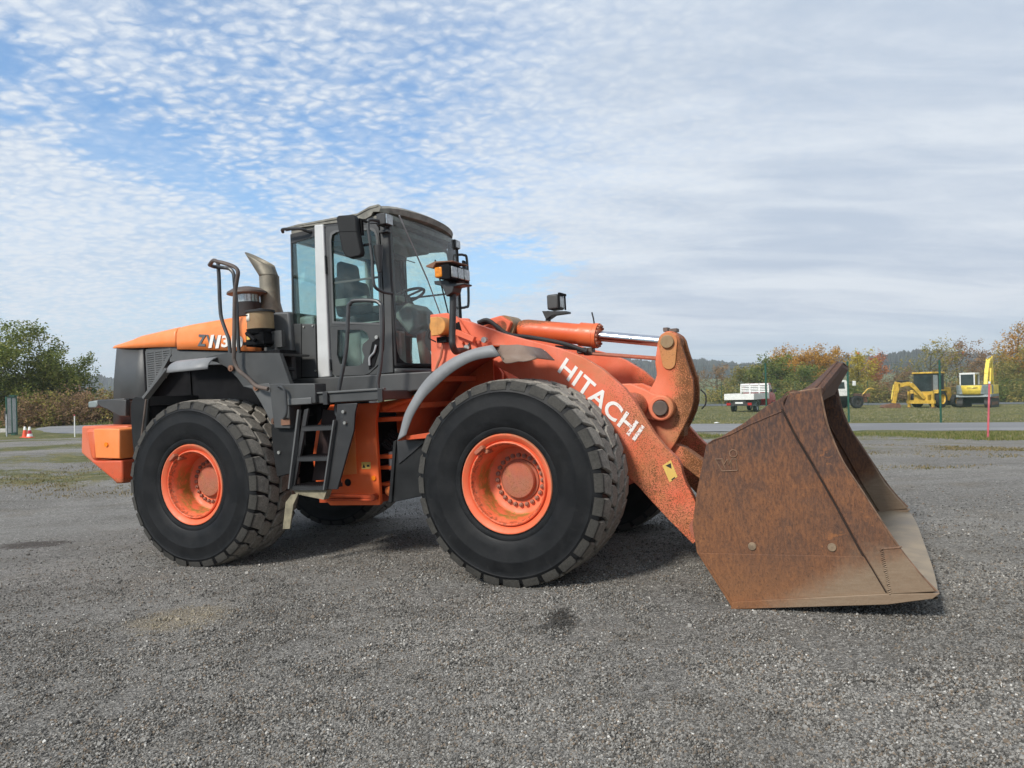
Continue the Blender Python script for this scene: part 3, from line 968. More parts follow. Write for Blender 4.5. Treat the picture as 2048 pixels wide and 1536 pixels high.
for p, d, h, rad, kind, lab in (
    (1452, 80, 2.0, 2.2, 'olive', 'olive bush left of the pickup tailgate'),
    (1518, 80, 2.1, 2.3, 'green', 'green bush right behind the pickup headboard'),
    (1575, 80, 2.4, 2.4, 'olive', 'olive bush in front of the pickup bonnet'),
    (1664, 80, 2.6, 2.4, 'green', 'green bush left of the white truck cab'),
    (1722, 80, 2.6, 2.2, 'olive', 'olive bush above the rear wheel of the white truck'),
    (1768, 80, 2.4, 2.2, 'brown', 'brown bush left of the folded digger arm'),
    (1815, 81, 2.3, 2.2, 'olive', 'olive bush behind the folded digger arm'),
    (1872, 81, 2.6, 2.2, 'olive', 'olive bush behind the right edge of the backhoe cab'),
    (1912, 80, 2.4, 2.0, 'brown', 'brown bush between backhoe and excavator'),
    (1965, 81, 2.5, 2.2, 'olive', 'olive bush behind the excavator body'),
    (2008, 79, 2.7, 2.2, 'green', 'green bush just right of the excavator tracks'),
    (2052, 78, 2.6, 2.4, 'olive', 'olive bush at the right edge of the yard view'),
):
    bush(px(p, d), d * 0.99, h * 1.18, rad * 1.1, kind, lab, int(p) + 5, 3000, 0.12, group=GB)
# left side, behind the gate
tree(px(-6, 46), 46, 6.7, 2.6, 'green', 'tall green tree behind the green gate post', 21, 15000, 0.095, low=0.06, group='green trees behind the gate')
tree(px(52, 48), 48, 5.6, 2.5, 'green', 'leafy green tree with upright shoots right of the gate', 22, 15000, 0.092, low=0.06, group='green trees behind the gate')
tree(px(112, 49), 49, 4.4, 2.1, 'green', 'smaller green tree sloping down to the brown hedge', 23, 11000, 0.09, low=0.10, group='green trees behind the gate')
tree(px(140, 51), 51, 3.9, 1.5, 'green', 'lowest green tree at the right end of the leafy clump', 24, 5500, 0.09, low=0.15, group='green trees behind the gate')
GH = 'brown hedge bushes behind the road'
for p, d, h, rad, kind, lab in (
    (70, 44.5, 2.3, 1.6, 'brown', 'brown hedge bush next to the gate panel'),
    (108, 45, 2.6, 1.8, 'olive', 'olive brown hedge bush under the smaller green tree'),
    (146, 45.5, 2.65, 1.8, 'brown', 'brown hedge bush in the middle of the hedge, behind the white stake'),
    (184, 46, 2.6, 1.8, 'brown', 'reddish brown hedge bush left of the loader tail'),
    (222, 46.5, 2.7, 1.9, 'olive', 'olive brown hedge bush half hidden by the loader tail'),
    (24, 50, 2.3, 1.6, 'dark', 'dark green bush behind the gate panel'),
    (-14, 50, 2.4, 1.8, 'dark', 'dark green bush left of the gate post')):
    bush(px(p, d), d, h, rad, kind, lab, int(p) + 300, 5200, 0.08, group=GH, stems=34)

# ---------------------------------------------------------------- fences, gate, stakes, cones
M_gpaint = m_plain('green_paint', (0.012, 0.075, 0.048), 0.45, var=0.2)
M_wire = m_plain('green_wire', (0.03, 0.085, 0.06), 0.5)
M_galv = m_plain('galvanised_steel', (0.36, 0.37, 0.38), 0.5, 0.4)
M_white = m_plain('white_paint', (0.74, 0.74, 0.71), 0.5, var=0.1)
M_black = m_plain('black_rubber', (0.020, 0.020, 0.021), 0.75)
M_red = m_plain('red_paint', (0.42, 0.014, 0.022), 0.30, var=0.12)
M_darkglass = m_plain('dark_glass', (0.03, 0.04, 0.042), 0.08, var=0.3, scale=2)
M_yel = m_plain('yellow_paint', (0.58, 0.36, 0.045), 0.5, var=0.25, scale=3)
M_yel2 = m_plain('lemon_paint', (0.80, 0.60, 0.085), 0.5, var=0.18, scale=3)
M_grime = m_plain('oily_steel', (0.035, 0.032, 0.030), 0.7)
M_greyp = m_plain('grey_paint', (0.20, 0.235, 0.235), 0.5)
M_rusty = m_plain('rusty_steel', (0.17, 0.085, 0.052), 0.85, var=0.4, scale=6)
M_pink = m_plain('faded_red_paint', (0.50, 0.10, 0.12), 0.6)
M_orange_pl = m_plain('orange_plastic', (0.75, 0.075, 0.020), 0.4)
M_lampred = m_plain('red_lamp', (0.40, 0.012, 0.012), 0.2)
M_concrete = m_plain('concrete', (0.42, 0.40, 0.37), 0.9)

def fence(label, pts, h, pr, wires, dia, wr, name='wire_fence'):
    root = empty(name, (pts[0][0], pts[0][1], 0))
    tag(root, label, 'fence')
    ox, oy = pts[0]
    for x, y in pts:
        z = ground_z(x, y)
        MB().rod((x - ox, y - oy, z - 0.3), (x - ox, y - oy, z + h), pr, 10).build('post', M_gpaint, root)
    mb = MB()
    for (x0, y0), (x1, y1) in zip(pts, pts[1:]):
        z0, z1 = ground_z(x0, y0), ground_z(x1, y1)
        a, b = Vector((x0 - ox, y0 - oy, z0)), Vector((x1 - ox, y1 - oy, z1))
        up = Vector((0, 0, 1)); L = (b - a).length; H = h - 0.25
        for f in wires: mb.rod(a + up * h * f, b + up * h * f, wr * 1.5, 4)
        if dia:
            n = int(L / dia)
            for i in range(-int(H / dia), n):
                s0, s1 = i * dia, i * dia + H
                for flip in (0, 1):
                    t0, t1 = max(0, s0), min(L, s1)
                    if t1 <= t0: continue
                    za, zb = t0 - s0, t1 - s0
                    if flip: za, zb = H - za, H - zb
                    mb.rod(a.lerp(b, t0 / L) + up * (za + .1), a.lerp(b, t1 / L) + up * (zb + .1), wr, 3)
    mb.build('wire_mesh', M_wire, root, fixn=False)
    return root

fence('tall green posts with diamond wire mesh beside the asphalt road',
      [(px(1385, 35.2), 35.2), (px(1532, 34), 34), (px(1696, 32.6), 32.6), (px(1880, 31.5), 31.5), (px(2100, 30.6) + .3, 31.2)], 2.72, 0.042, (0.03, .5, .97), 0.085, 0.0022)
fence('thin far wire fence with slim posts behind the parked machines',
      [(px(q, 64.5), 64.5) for q in (1290, 1443, 1590, 1735, 1893, 2060, 2220)], 2.25, 0.022, (0.1, .4, .7, .98), 0, 0.004)

def gate():
    x, y = px(27, 33.5), 33.5
    root = tag(empty('green_gate', (x, y, ground_z(x, y))), 'green steel gate end with mesh panel beside the cones', 'gate')
    MB().box(-.10, .10, -.10, .10, -.2, 1.82).build('post', M_gpaint, root, bevel=.01)
    MB().box(-.115, .115, -.115, .115, 1.82, 1.86).build('post_cap', M_gpaint, root)
    for z in (.28, 1.66): MB().cyl((.02, -.10, z), .06, -.05, 0, 'y', 12).build('hinge', M_grime, root)
    fr = MB()
    a, b = (.14, -.05), (.46, -1.15)
    for p in (a, ((a[0] + b[0]) / 2, (a[1] + b[1]) / 2), b): fr.bar((p[0], p[1], .10), (p[0], p[1], 1.78), .05, .05, (1, 0, 0))
    for z in (.12, 1.76): fr.bar((*a, z), (*b, z), .05, .05)
    fr.build('gate_frame', M_gpaint, root)
    ms = MB()
    for i in range(1, 24):
        f = i / 24; ms.rod((a[0] + (b[0] - a[0]) * f, a[1] + (b[1] - a[1]) * f, .12), (a[0] + (b[0] - a[0]) * f, a[1] + (b[1] - a[1]) * f, 1.76), .008, 4)
    ms.build('mesh_panel', M_galv, root, fixn=False)
    MB().box(.40, .47, -1.2, -1.1, .75, 1.15).build('lock', M_grime, root)
    MB().bar((.50, -1.22, -.02), (.50, -1.22, 1.0), .04, .04, (1, 0, 0)).build('drop_bolt', M_galv, root)
gate()

def stake(x, y, h, r, mat, label, lean=(0, 0), tip=None, name='stake'):
    root = tag(empty(name, (x, y, ground_z(x, y))), label, 'stake')
    MB().rod((-lean[0] * .1, -lean[1] * .1, -.15), (lean[0], lean[1], h), r, 8).build('rod', mat, root)
    if tip: MB().rod((lean[0], lean[1], h), (lean[0] * 1.04, lean[1] * 1.04, h + .06), r * 1.25, 8).build('tip', tip, root)
stake(px(147.5, 30.5), 30.5, .88, .022, M_white, 'thin white stake standing left of the loader tail', (.01, 0), M_pink)
stake(px(10.5, 34), 34, .74, .02, M_galv, 'short grey stake left of the green gate post', (.0, 0), M_white)
stake(px(1973, 21.2), 21.2, 1.60, .027, M_pink, 'leaning pinkish red stake at the edge of the road in front of the excavator', (.085, 0), M_white)

def cone(x, y, label, kind):
    root = tag(empty('traffic_cone', (x, y, ground_z(x, y))), label, 'traffic cone', 'traffic cones by the gate')
    MB().box(-.14, .14, -.14, .14, 0, .03).build('base', M_orange_pl, root, bevel=.008)
    MB().lathe([(.115, .03), (.085, .18)], (0, 0, 0), 'z', 20, True).build('body', M_orange_pl, root)
    mid = M_white if kind else M_orange_pl
    MB().lathe([(.1155 if kind else .086, .06 if kind else .18), (.0875, .175 if kind else .181)], (0, 0, 0), 'z', 20).build('band', mid, root)
    MB().lathe([(.085, .18), (.057, .33)], (0, 0, 0), 'z', 20).build('upper_body', M_red if kind else M_orange_pl, root)
    MB().lathe([(.059, .325), (.036, .46), (.030, .47)], (0, 0, 0), 'z', 20, False, True).build('collar', M_white, root)
cone(px(48, 31), 31, 'orange traffic cone with white tip, left of the pair by the gate', 0)
cone(px(57.5, 30.6), 30.6, 'traffic cone with red and white bands, right of the pair by the gate', 1)
o = MB().box(-.6, .5, -.2, .2, -.1, .17).build('concrete_block', M_concrete, None, bevel=.02)
o.location = (px(6, 38), 38, ground_z(px(6, 38), 38)); tag(o, 'low pale concrete block lying left of the green gate', 'concrete block')
o = MB().add([(-.13, -.05, .01), (.05, -.08, .02), (.14, .02, .01), (.02, .08, .05), (-.09, .06, .04)], [(0, 1, 2, 3, 4)]).build('paper_scrap', M_white, None, solid=.004)
o.location = (px(1432, 31.8), 31.8, ground_z(px(1432, 31.8), 31.8) + .02); tag(o, 'white scrap of paper on the grass beside the road', 'litter')

# ---------------------------------------------------------------- parked machines (x forward, y left)
def wheel_part(root, x, y, r, w, hub, name='wheel'):
    s = 1 if y > 0 else -1
    mb = MB().lathe([(r * .58, -w / 2), (r * .9, -w / 2), (r, -w * .35), (r, w * .35), (r * .9, w / 2), (r * .58, w / 2)], (x, y, r), 'y', 24)
    o = mb.build(name, M_black, root)
    MB().lathe([(0.001, s * w * .30), (r * .2, s * w * .34), (r * .22, s * w * .2), (r * .5, s * w * .2), (r * .58, s * w * .45), (r * .58, -s * w * .45), (.001, -s * w * .3)], (x, y, r), 'y', 20).build('rim', hub, o)

def pickup():
    x, y = px(1503, 50.5), 50.5
    root = tag(empty('pickup', (x, y, ground_z(x, y)), radians(54)), 'small pickup with red cab and white drop side bed', 'pickup truck')
    bed = MB().box(-2.65, .62, -.98, .98, .86, .93)
    bed.build('bed_floor', M_white, root)
    MB().box(-2.69, -2.65, -1.0, 1.0, .86, 1.27).build('tailgate', M_white, root, bevel=.01)
    for s in (1, -1): MB().box(-2.65, .62, s * .96, s * 1.0, .86, 1.27).build('side_board', M_white, root, bevel=.01)
    hb = MB()
    for y0, y1 in ((-1, -.93), (-.36, -.29), (.29, .36), (.93, 1)): hb.box(.62, .68, y0, y1, .86, 1.93)
    hb.box(.62, .68, -1, 1, 1.80, 1.93)
    hbo = hb.build('headboard', M_white, root)
    for z in (1.32, 1.44, 1.56, 1.68): MB().box(.635, .665, -.93, .93, z, z + .075).build('slat', M_white, hbo)
    cabp = [(.76, .40), (.76, 1.80), (.92, 1.93), (1.55, 1.95), (2.15, 1.30), (2.62, 1.12), (2.70, .75), (2.68, .42)]
    MB().prism(cabp, -.86, .86).build('cab', M_red, root, bevel=.05)
    for s in (1, -1):
        MB().prism([(.90, 1.32), (.92, 1.80), (1.50, 1.83), (1.95, 1.32)], s * .862, s * .87).build('side_window', M_darkglass, root)
        MB().box(2.02, 2.2, s * .90, s * 1.06, 1.28, 1.5).build('mirror', M_black, root, bevel=.02)
    MB().add([(1.585, -.74, 1.93), (1.585, .74, 1.93), (2.16, .80, 1.315), (2.16, -.80, 1.315)], [(0, 1, 2, 3)]).build('windscreen', M_darkglass, root, solid=.012)
    MB().box(.70, .758, -.7, .7, 1.34, 1.78).build('rear_window', M_darkglass, root)
    MB().box(-2.6, .7, -.42, .42, .50, .86).build('chassis', M_grime, root)
    MB().box(-2.66, -2.56, -.85, .85, .48, .68).build('rear_bar', M_grime, root)
    for s in (1, -1): MB().box(-2.70, -2.655, s * .58, s * .84, .50, .66).build('tail_lamp', M_lampred, root)
    MB().box(-2.685, -2.665, -.26, .26, .60, .71).build('number_plate', M_white, root)
    for s in (1, -1):
        wheel_part(root, -1.55, s * .74, .33, .24, M_galv)
        wheel_part(root, 1.80, s * .76, .33, .21, M_galv)
        a = [(-1.55 + .43 * cos(q), .36 + .43 * sin(q)) for q in np.linspace(0.15, pi - .15, 9)]
        b = [(-1.55 + .39 * cos(q), .36 + .39 * sin(q)) for q in np.linspace(pi - .15, .15, 9)]
        MB().prism(a + b, s * .60, s * .90).build('mudguard', M_greyp, root)
pickup()

def white_truck():
    x, y = px(1690, 56), 57
    root = tag(empty('white_truck', (x, y, ground_z(x, y)), radians(186)), 'white cabbed truck half hidden behind the bucket, rusty hitch at its rear', 'truck')
    MB().prism([(-.15, .95), (-.15, 2.05), (0.05, 2.20), (1.25, 2.24), (1.65, 1.65), (1.75, .95)], -1.05, 1.05).build('cab', M_white, root, bevel=.06)
    MB().prism([(.15, 1.55), (.2, 2.05), (1.1, 2.07), (1.42, 1.55)], 1.052, 1.06).build('side_window', M_darkglass, root)
    MB().box(-.165, -.152, -.75, .75, 1.6, 2.02).build('rear_window', M_darkglass, root)
    MB().box(1.70, 2.75, -.95, .95, .75, 1.5).build('bonnet', M_white, root, bevel=.06)
    MB().box(-.62, -.42, 1.10, 1.3, 1.75, 2.12).build('mirror', M_white, root, bevel=.03)
    MB().rod((-.1, 1.05, 2.0), (-.5, 1.2, 2.0), .02, 6).build('mirror_arm', M_black, root)
    MB().box(-2.0, 2.6, -.42, .42, .55, .85).build('chassis', M_grime, root)
    MB().box(-1.9, -1.55, -.7, .7, .45, .80).build('hitch', M_rusty, root)
    MB().box(-2.0, -1.7, -.9, .9, .85, 1.12).build('toolbox', M_rusty, root)
    MB().tube(curve([(-1.5, .6, 1.0), (-2.0, .7, 1.5), (-2.4, .75, 1.45)], 5), .05, 6).build('drawbar', M_yel, root)
    for s in (1, -1):
        wheel_part(root, -.85, s * .95, .50, .34, M_grime)
        wheel_part(root, 1.9, s * .95, .50, .30, M_grime)
        MB().box(-1.35, -.3, s * .75, s * 1.12, 1.04, 1.08).build('mudguard', M_black, root)
white_truck()

def backhoe():
    x, y = px(1862, 58), 58
    A = radians(30)
    root = tag(empty('backhoe_loader', (x, y, ground_z(x, y)), A), 'yellow backhoe digger with folded arm and dark glazed cab', 'backhoe')
    MB().box(-1.5, 1.9, -.55, .55, .50, 1.05).build('chassis', M_yel, root, bevel=.03)
    MB().prism([(.5, 1.05), (.5, 1.72), (2.0, 1.55), (2.1, 1.05)], -.45, .45).build('engine_cover', M_yel, root, bevel=.05)
    MB().prism([(-1.05, 1.05), (-1.10, 2.70), (.35, 2.70), (.62, 1.05)], -.72, .72).build('cab', M_darkglass, root, bevel=.02)
    MB().box(-1.25, .55, -.82, .82, 2.70, 2.84).build('roof', M_yel, root, bevel=.04)
    for px_, py_ in ((-1.08, -.73), (-1.08, .73), (-.3, -.73), (-.3, .73), (.45, -.73), (.45, .73)):
        MB().bar((px_, py_, 1.05), (px_ * .98, py_, 2.7), .07, .07, (1, 0, 0)).build('cab_pillar', M_grime, root)
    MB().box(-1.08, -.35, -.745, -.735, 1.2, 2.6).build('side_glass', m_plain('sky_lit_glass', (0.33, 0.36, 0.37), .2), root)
    MB().box(-1.12, -1.06, -.74, .74, 1.05, 1.30).build('rear_panel', M_yel, root)
    for s in (1, -1):
        wheel_part(root, -.35, s * .92, .68, .42, M_yel)
        wheel_part(root, 1.75, s * .88, .48, .32, M_yel)
        MB().prism([(-1.05, 1.15), (-.95, 1.42), (.25, 1.42), (.42, 1.15), (.30, 1.15), (.2, 1.34), (-.9, 1.34), (-.95, 1.15)], s * .70, s * 1.13).build('mudguard', M_yel, root)
        MB().bar((-1.45, s * .95, .05), (-1.45, s * .95, 1.35), .16, .16, (1, 0, 0)).build('stabiliser', M_yel, root)
        MB().box(-1.65, -1.25, s * .80, s * 1.10, .02, .08).build('stabiliser_pad', M_rusty, root)
    MB().box(-1.56, -1.34, -1.1, 1.1, .35, .62).build('rear_frame', M_yel, root)
    # the folded arm, swung out to the machine's left
    u = Vector((-cos(A), sin(A), 0)); side = Vector((-.25, -.15, 0)); o0 = Vector((-1.5, -.35, 0))
    P = lambda a, z: o0 + u * a + Vector((0, 0, z))
    bm = MB()
    pts = [P(.05, .75), P(.45, 1.2), P(.85, 1.68), P(1.15, 1.92), P(1.45, 1.93), P(2.1, 1.80)]
    for a, b, w in zip(pts, pts[1:], (.26, .30, .34, .34, .30)): bm.bar(a, b, .22, w, (0, 0, 1))
    bm.build('boom', M_yel, root, bevel=.02)
    MB().rod(P(.15, 1.05), P(1.05, 2.05), .06, 8).build('boom_cylinder', M_galv, root)
    MB().rod(P(1.2, 2.18), P(2.15, 2.15), .07, 8).build('dipper_cylinder', M_grime, root)
    d = MB(); d.bar(P(2.12, 2.10), P(2.28, 1.3), .22, .40, u); d.bar(P(2.28, 1.32), P(2.45, .45), .20, .28, u)
    d.build('dipper', M_yel, root, bevel=.02)
    MB().rod(P(2.42, 1.9), P(2.62, .75), .05, 8).build('bucket_cylinder', M_yel2, root)
    bk = MB(); c = P(2.7, 0)
    prof = [(-.55, .45), (-.7, .2), (-.55, .02), (.55, .02), (.75, .15), (.6, .32), (.1, .42)]
    w = Vector((u.y, -u.x, 0))
    vs = [c + u * a + Vector((0, 0, z)) + w * s for s in (-.32, .32) for a, z in prof]
    n = len(prof)
    bk.add(vs, [tuple(range(n)), tuple(range(2 * n - 1, n - 1, -1))] + [(i, i + n, (i + 1) % n + n, (i + 1) % n) for i in range(n)])
    bk.build('digging_bucket', M_rusty, root, bevel=.02)
    MB().bar((2.2, -.8, .6), (3.1, -.8, .45), .12, .2).build('loader_arm', M_yel, root)
    MB().prism([(2.9, .1), (2.95, .9), (3.1, .95), (3.75, .12), (3.6, .05)], -1.1, 1.1).build('front_bucket', M_grime, root)
backhoe()

def excavator():
    x, y = px(1963, 57), 57.5
    root = tag(empty('tracked_excavator', (x, y, ground_z(x, y)), radians(46)), 'yellow and grey tracked excavator with white cab, seen from behind', 'excavator')
    for s in (1, -1):
        a = [(1.25 + .33 * cos(q), .34 + .33 * sin(q)) for q in np.linspace(-pi / 2, pi / 2, 7)]
        b = [(-1.25 + .33 * cos(q), .34 + .33 * sin(q)) for q in np.linspace(pi / 2, 3 * pi / 2, 7)]
        tr = MB().prism(a + b, s * .72, s * 1.15).build('track', M_grime, root)
        sh = []
        for i in range(22):
            f = i / 22 * 2
            q = -1.4 + 2.8 * ((i % 11) / 10); z = .685 if i < 11 else .0
            MB().box(q - .07, q + .07, s * .70, s * 1.17, z - .02, z + .02).build('track_shoe', M_grime, tr)
        MB().box(-1.0, 1.0, s * 1.152, s * 1.18, .22, .46).build('track_frame', M_rusty, root)
    MB().box(-.5, .5, -.72, .72, .3, .8).build('undercarriage', M_grime, root)
    MB().prism([(-1.55, .84), (1.35, .84), (1.35, 1.05), (-1.45, 1.05)], -1.18, 1.18).build('deck', M_greyp, root, bevel=.03)
    MB().prism_z([(-1.62, -.62), (-1.62, .95), (-1.45, 1.15), (-.55, 1.18), (-.55, -1.18), (-1.1, -1.15)], 1.05, 1.78).build('counterweight', M_greyp, root, bevel=.05)
    MB().add([(-1.634, .80, 1.77), (-1.634, -.62, 1.77), (-1.634, -.50, 1.06), (-1.634, .68, 1.06)], [(0, 1, 2, 3)]).build('rear_panel', M_yel2, root, solid=.02)
    t = MB()
    r = random.Random(4)
    for i in range(7):
        yy = .36 - .105 * i
        t.box(-1.655, -1.646, yy - .012, yy + .012, 1.50, 1.62); t.box(-1.655, -1.646, yy - .07, yy, 1.60 - .1 * r.random(), 1.62 - .1 * r.random())
        t.box(-1.655, -1.646, yy - .07, yy, 1.50, 1.515)
    t.build('worn_lettering', M_black, root, fixn=True)
    MB().prism_z([(-.55, -1.18), (-1.08, -1.15), (-1.25, -1.05), (1.3, -1.05), (1.3, -1.18)], 1.05, 1.76).build('engine_side', M_yel2, root, bevel=.03)
    cb = MB(); cb.box(-.30, 1.30, .12, 1.16, 1.05, 1.42); cb.box(-.32, 1.32, .10, 1.18, 2.62, 2.76)
    for xx in (-.28, 1.26):
        for yy in (.15, 1.12): cb.box(xx - .04, xx + .04, yy - .04, yy + .04, 1.42, 2.62)
    cb.build('cab', M_white, root, bevel=.015)
    MB().box(-.26, 1.24, .17, 1.10, 1.42, 2.62).build('cab_glass', M_darkglass, root)
    MB().box(-.5, .3, -.9, .05, 1.76, 1.82).build('engine_cover', M_grime, root)
    bm = MB()
    for a, b, w in (((1.0, -.35, 1.3), (1.45, -.35, 2.6), .34), ((1.45, -.35, 2.55), (2.3, -.35, 3.75), .40), ((2.3, -.35, 3.7), (3.3, -.35, 3.85), .34)): bm.bar(a, b, .28, w, (0, 0, 1))
    bm.build('boom', M_yel2, root, bevel=.03)
    for s in (-.17, -.55): MB().rod((1.4, s, 1.2), (2.0, s, 3.1), .06, 8).build('boom_cylinder', M_yel2, root)
    MB().rod((1.9, -.35, 3.95), (3.2, -.35, 4.1), .06, 8).build('dipper_cylinder', M_galv, root)
    d = MB(); d.bar((3.2, -.35, 4.1), (3.6, -.35, 1.2), .24, .32, (1, 0, 0)); d.build('dipper', M_yel2, root, bevel=.03)
    MB().prism([(3.3, 1.25), (3.75, 1.2), (3.9, .5), (3.5, .1), (3.0, .35)], -.75, .05).build('digging_bucket', M_rusty, root, bevel=.03)
excavator()

# power line far behind with two red marker balls
pl = MB()
D0 = 210.0
cab_pts = [(px(q, D0), D0, 1.5 + (757 - 700 + 6 * cos((q - 1000) / 420.0)) / 1449.8 * D0) for q in range(-900, 3400, 60)]
pl.tube(cab_pts, .006, 4)
tag(pl.build('power_line', M_grime, None), 'thin overhead power cable far behind the trees', 'power line')
for q, lab in ((1717, 'small red marker ball on the power line above the yellow tree'), (1928, 'small red marker ball on the power line above the excavator')):
    z = 1.5 + (757 - 700 + 6 * cos((q - 1000) / 420.0)) / 1449.8 * D0
    s = MB().lathe([(.42 * sin(a), .42 * cos(a)) for a in np.linspace(0.02, pi - 0.02, 10)], (0, 0, 0), 'z', 14, True, True).build('marker_ball', M_orange_pl, None)
    s.location = (px(q, D0), D0, z); tag(s, lab, 'marker ball', 'marker balls on the power line')

# outlines of the wheel loader's parts in metres (x forward from the rear axle, y left, z up)
D = {
    'arm': [(2.809, 2.181), (3.110, 2.057), (3.444, 1.944), (3.667, 1.873), (3.860, 1.789), (4.037, 1.670), (4.157, 1.557), (4.219, 1.499), (4.298, 1.387), (4.378, 1.239), (4.454, 1.109), (4.535, 1.005), (4.604, 0.931), (4.623, 0.915), (4.652, 0.854), (4.661, 0.797), (4.681, 0.725), (4.713, 0.653), (4.748, 0.573), (4.770, 0.414), (4.770, 0.274), (4.712, 0.228), (4.644, 0.298), (4.526, 0.420), (4.382, 0.581), (4.295, 0.683), (4.173, 0.796), (3.989, 1.008), (3.777, 1.240), (3.533, 1.454), (3.255, 1.647), (2.987, 1.791), (2.760, 1.908), (2.552, 1.995), (2.477, 2.104), (2.511, 2.209), (2.633, 2.249)],
    'crank': [(4.388, 1.894), (4.397, 1.924), (4.420, 1.954), (4.452, 1.971), (4.491, 1.977), (4.531, 1.964), (4.564, 1.937), (4.586, 1.898), (4.594, 1.856), (4.602, 1.821), (4.616, 1.765), (4.641, 1.671), (4.663, 1.584), (4.674, 1.561), (4.678, 1.454), (4.670, 1.348), (4.644, 1.264), (4.596, 1.168), (4.540, 1.076), (4.497, 1.000), (4.432, 0.911), (4.336, 0.952), (4.261, 1.079), (4.233, 1.223), (4.247, 1.384), (4.303, 1.488), (4.343, 1.553), (4.360, 1.601), (4.362, 1.621), (4.353, 1.709), (4.364, 1.777)],
    'bracket': [(4.032, 1.541), (4.134, 1.539), (4.259, 1.483), (4.346, 1.434), (4.456, 1.419), (4.507, 1.308), (4.445, 1.219), (4.355, 1.200), (4.270, 1.216), (4.146, 1.123), (4.013, 1.217)],
    'fend_out': [(2.429, 1.163), (2.466, 1.252), (2.515, 1.379), (2.594, 1.494), (2.702, 1.623), (2.817, 1.717), (2.948, 1.791), (3.085, 1.847), (3.224, 1.881), (3.379, 1.896)],
    'fend_in': [(2.519, 1.208), (2.537, 1.250), (2.606, 1.375), (2.715, 1.505), (2.829, 1.591), (2.940, 1.668), (3.078, 1.741), (3.237, 1.791), (3.449, 1.803)],
    'tip_top': [(3.302, -1.220, 1.908), (3.442, -1.220, 1.893), (3.579, -1.220, 1.877), (3.691, -1.220, 1.773)],
    'tip_bot': [(3.453, -1.360, 1.799), (3.472, -1.360, 1.750), (3.533, -1.360, 1.742), (3.594, -1.360, 1.750), (3.654, -1.360, 1.745), (3.753, -1.360, 1.761)],
    'flap': [(2.306, 1.145), (2.436, 1.190), (2.650, 1.159), (2.561, 0.883), (2.568, 0.675), (2.196, 0.605), (2.257, 0.885)],
    'flap_shelf': [(2.488, 1.196), (2.733, 1.219), (2.730, 1.173), (2.491, 1.162)],
    'b_full': [(5.137, -0.001), (4.927, 0.357), (4.908, 0.539), (4.951, 0.770), (4.998, 0.952), (5.028, 1.072), (5.043, 1.095), (5.073, 1.111), (5.195, 1.151), (5.322, 1.206), (5.527, 1.289), (5.572, 1.402), (5.753, 1.421), (5.763, 1.336), (5.776, 1.213), (5.807, 1.100), (5.859, 0.965), (5.941, 0.810), (6.023, 0.658), (6.136, 0.437), (6.241, 0.286), (6.318, 0.190), (6.050, 0.151)],
    'b_thick': [(5.533, 1.302), (5.572, 1.402), (5.753, 1.421), (5.763, 1.336), (5.776, 1.213), (5.807, 1.100), (5.859, 0.965), (5.941, 0.810), (6.023, 0.658), (6.136, 0.437), (6.241, 0.286), (6.318, 0.190), (6.067, 0.155), (5.993, 0.306), (5.931, 0.426), (5.806, 0.710), (5.695, 0.945), (5.599, 1.140)],
    'b_lower': [(4.947, 0.355), (5.959, 0.378), (5.993, 0.306), (6.067, 0.155), (5.151, 0.027)],
    'b_dots': [(5.290, 0.412), (5.770, 0.425)],
    'rflap': [(-0.925, 1.448), (-0.924, 1.590), (-0.883, 1.678), (-0.838, 1.698), (-0.690, 1.680), (-0.666, 1.660), (-0.715, 1.325), (-0.821, 1.169), (-0.907, 1.075), (-0.916, 1.204)],
    'rf_panel': [(0.092, 2.013), (0.125, 2.041), (0.375, 2.058), (1.010, 2.011), (1.106, 1.746), (1.124, 1.699), (0.860, 1.714), (0.861, 1.726), (0.893, 1.319), (0.841, 1.413), (0.776, 1.544), (0.668, 1.690), (0.565, 1.720), (0.496, 1.806), (0.366, 1.922), (0.246, 1.978)],
    'rail1': [(0.414, 2.927), (0.487, 2.908), (0.612, 2.855), (0.651, 2.803), (0.634, 2.729), (0.602, 2.604), (0.582, 2.401), (0.552, 2.042), (0.553, 1.965), (0.596, 1.877), (0.711, 1.789), (0.801, 1.713), (0.935, 1.678)],
    'rail2': [(0.168, 2.950), (0.257, 2.924), (0.299, 2.874), (0.306, 2.777), (0.312, 2.671), (0.320, 2.504), (0.316, 2.343), (0.317, 2.071)],
    'rail3': [(0.106, 3.009), (0.107, 2.932), (0.109, 2.855), (0.104, 2.581), (0.114, 2.442), (0.164, 2.301), (0.197, 2.212), (0.201, 2.075)],
    'lad_l': [(1.301, 1.468), (1.350, 1.476), (1.145, 0.748), (1.102, 0.749)],
    'rail4': [(2.002, 1.598), (2.003, 1.688), (2.037, 1.817), (2.068, 2.054), (2.085, 2.323), (2.067, 2.379), (2.006, 2.412), (1.803, 2.433), (1.753, 2.410), (1.728, 2.357), (1.691, 2.038), (1.633, 1.812), (1.577, 1.630), (1.541, 1.493), (1.541, 1.410), (1.588, 1.370), (1.682, 1.380)],
    'door_handle': [(1.764, 2.050), (1.735, 1.980), (1.683, 1.932), (1.678, 1.859)],
}

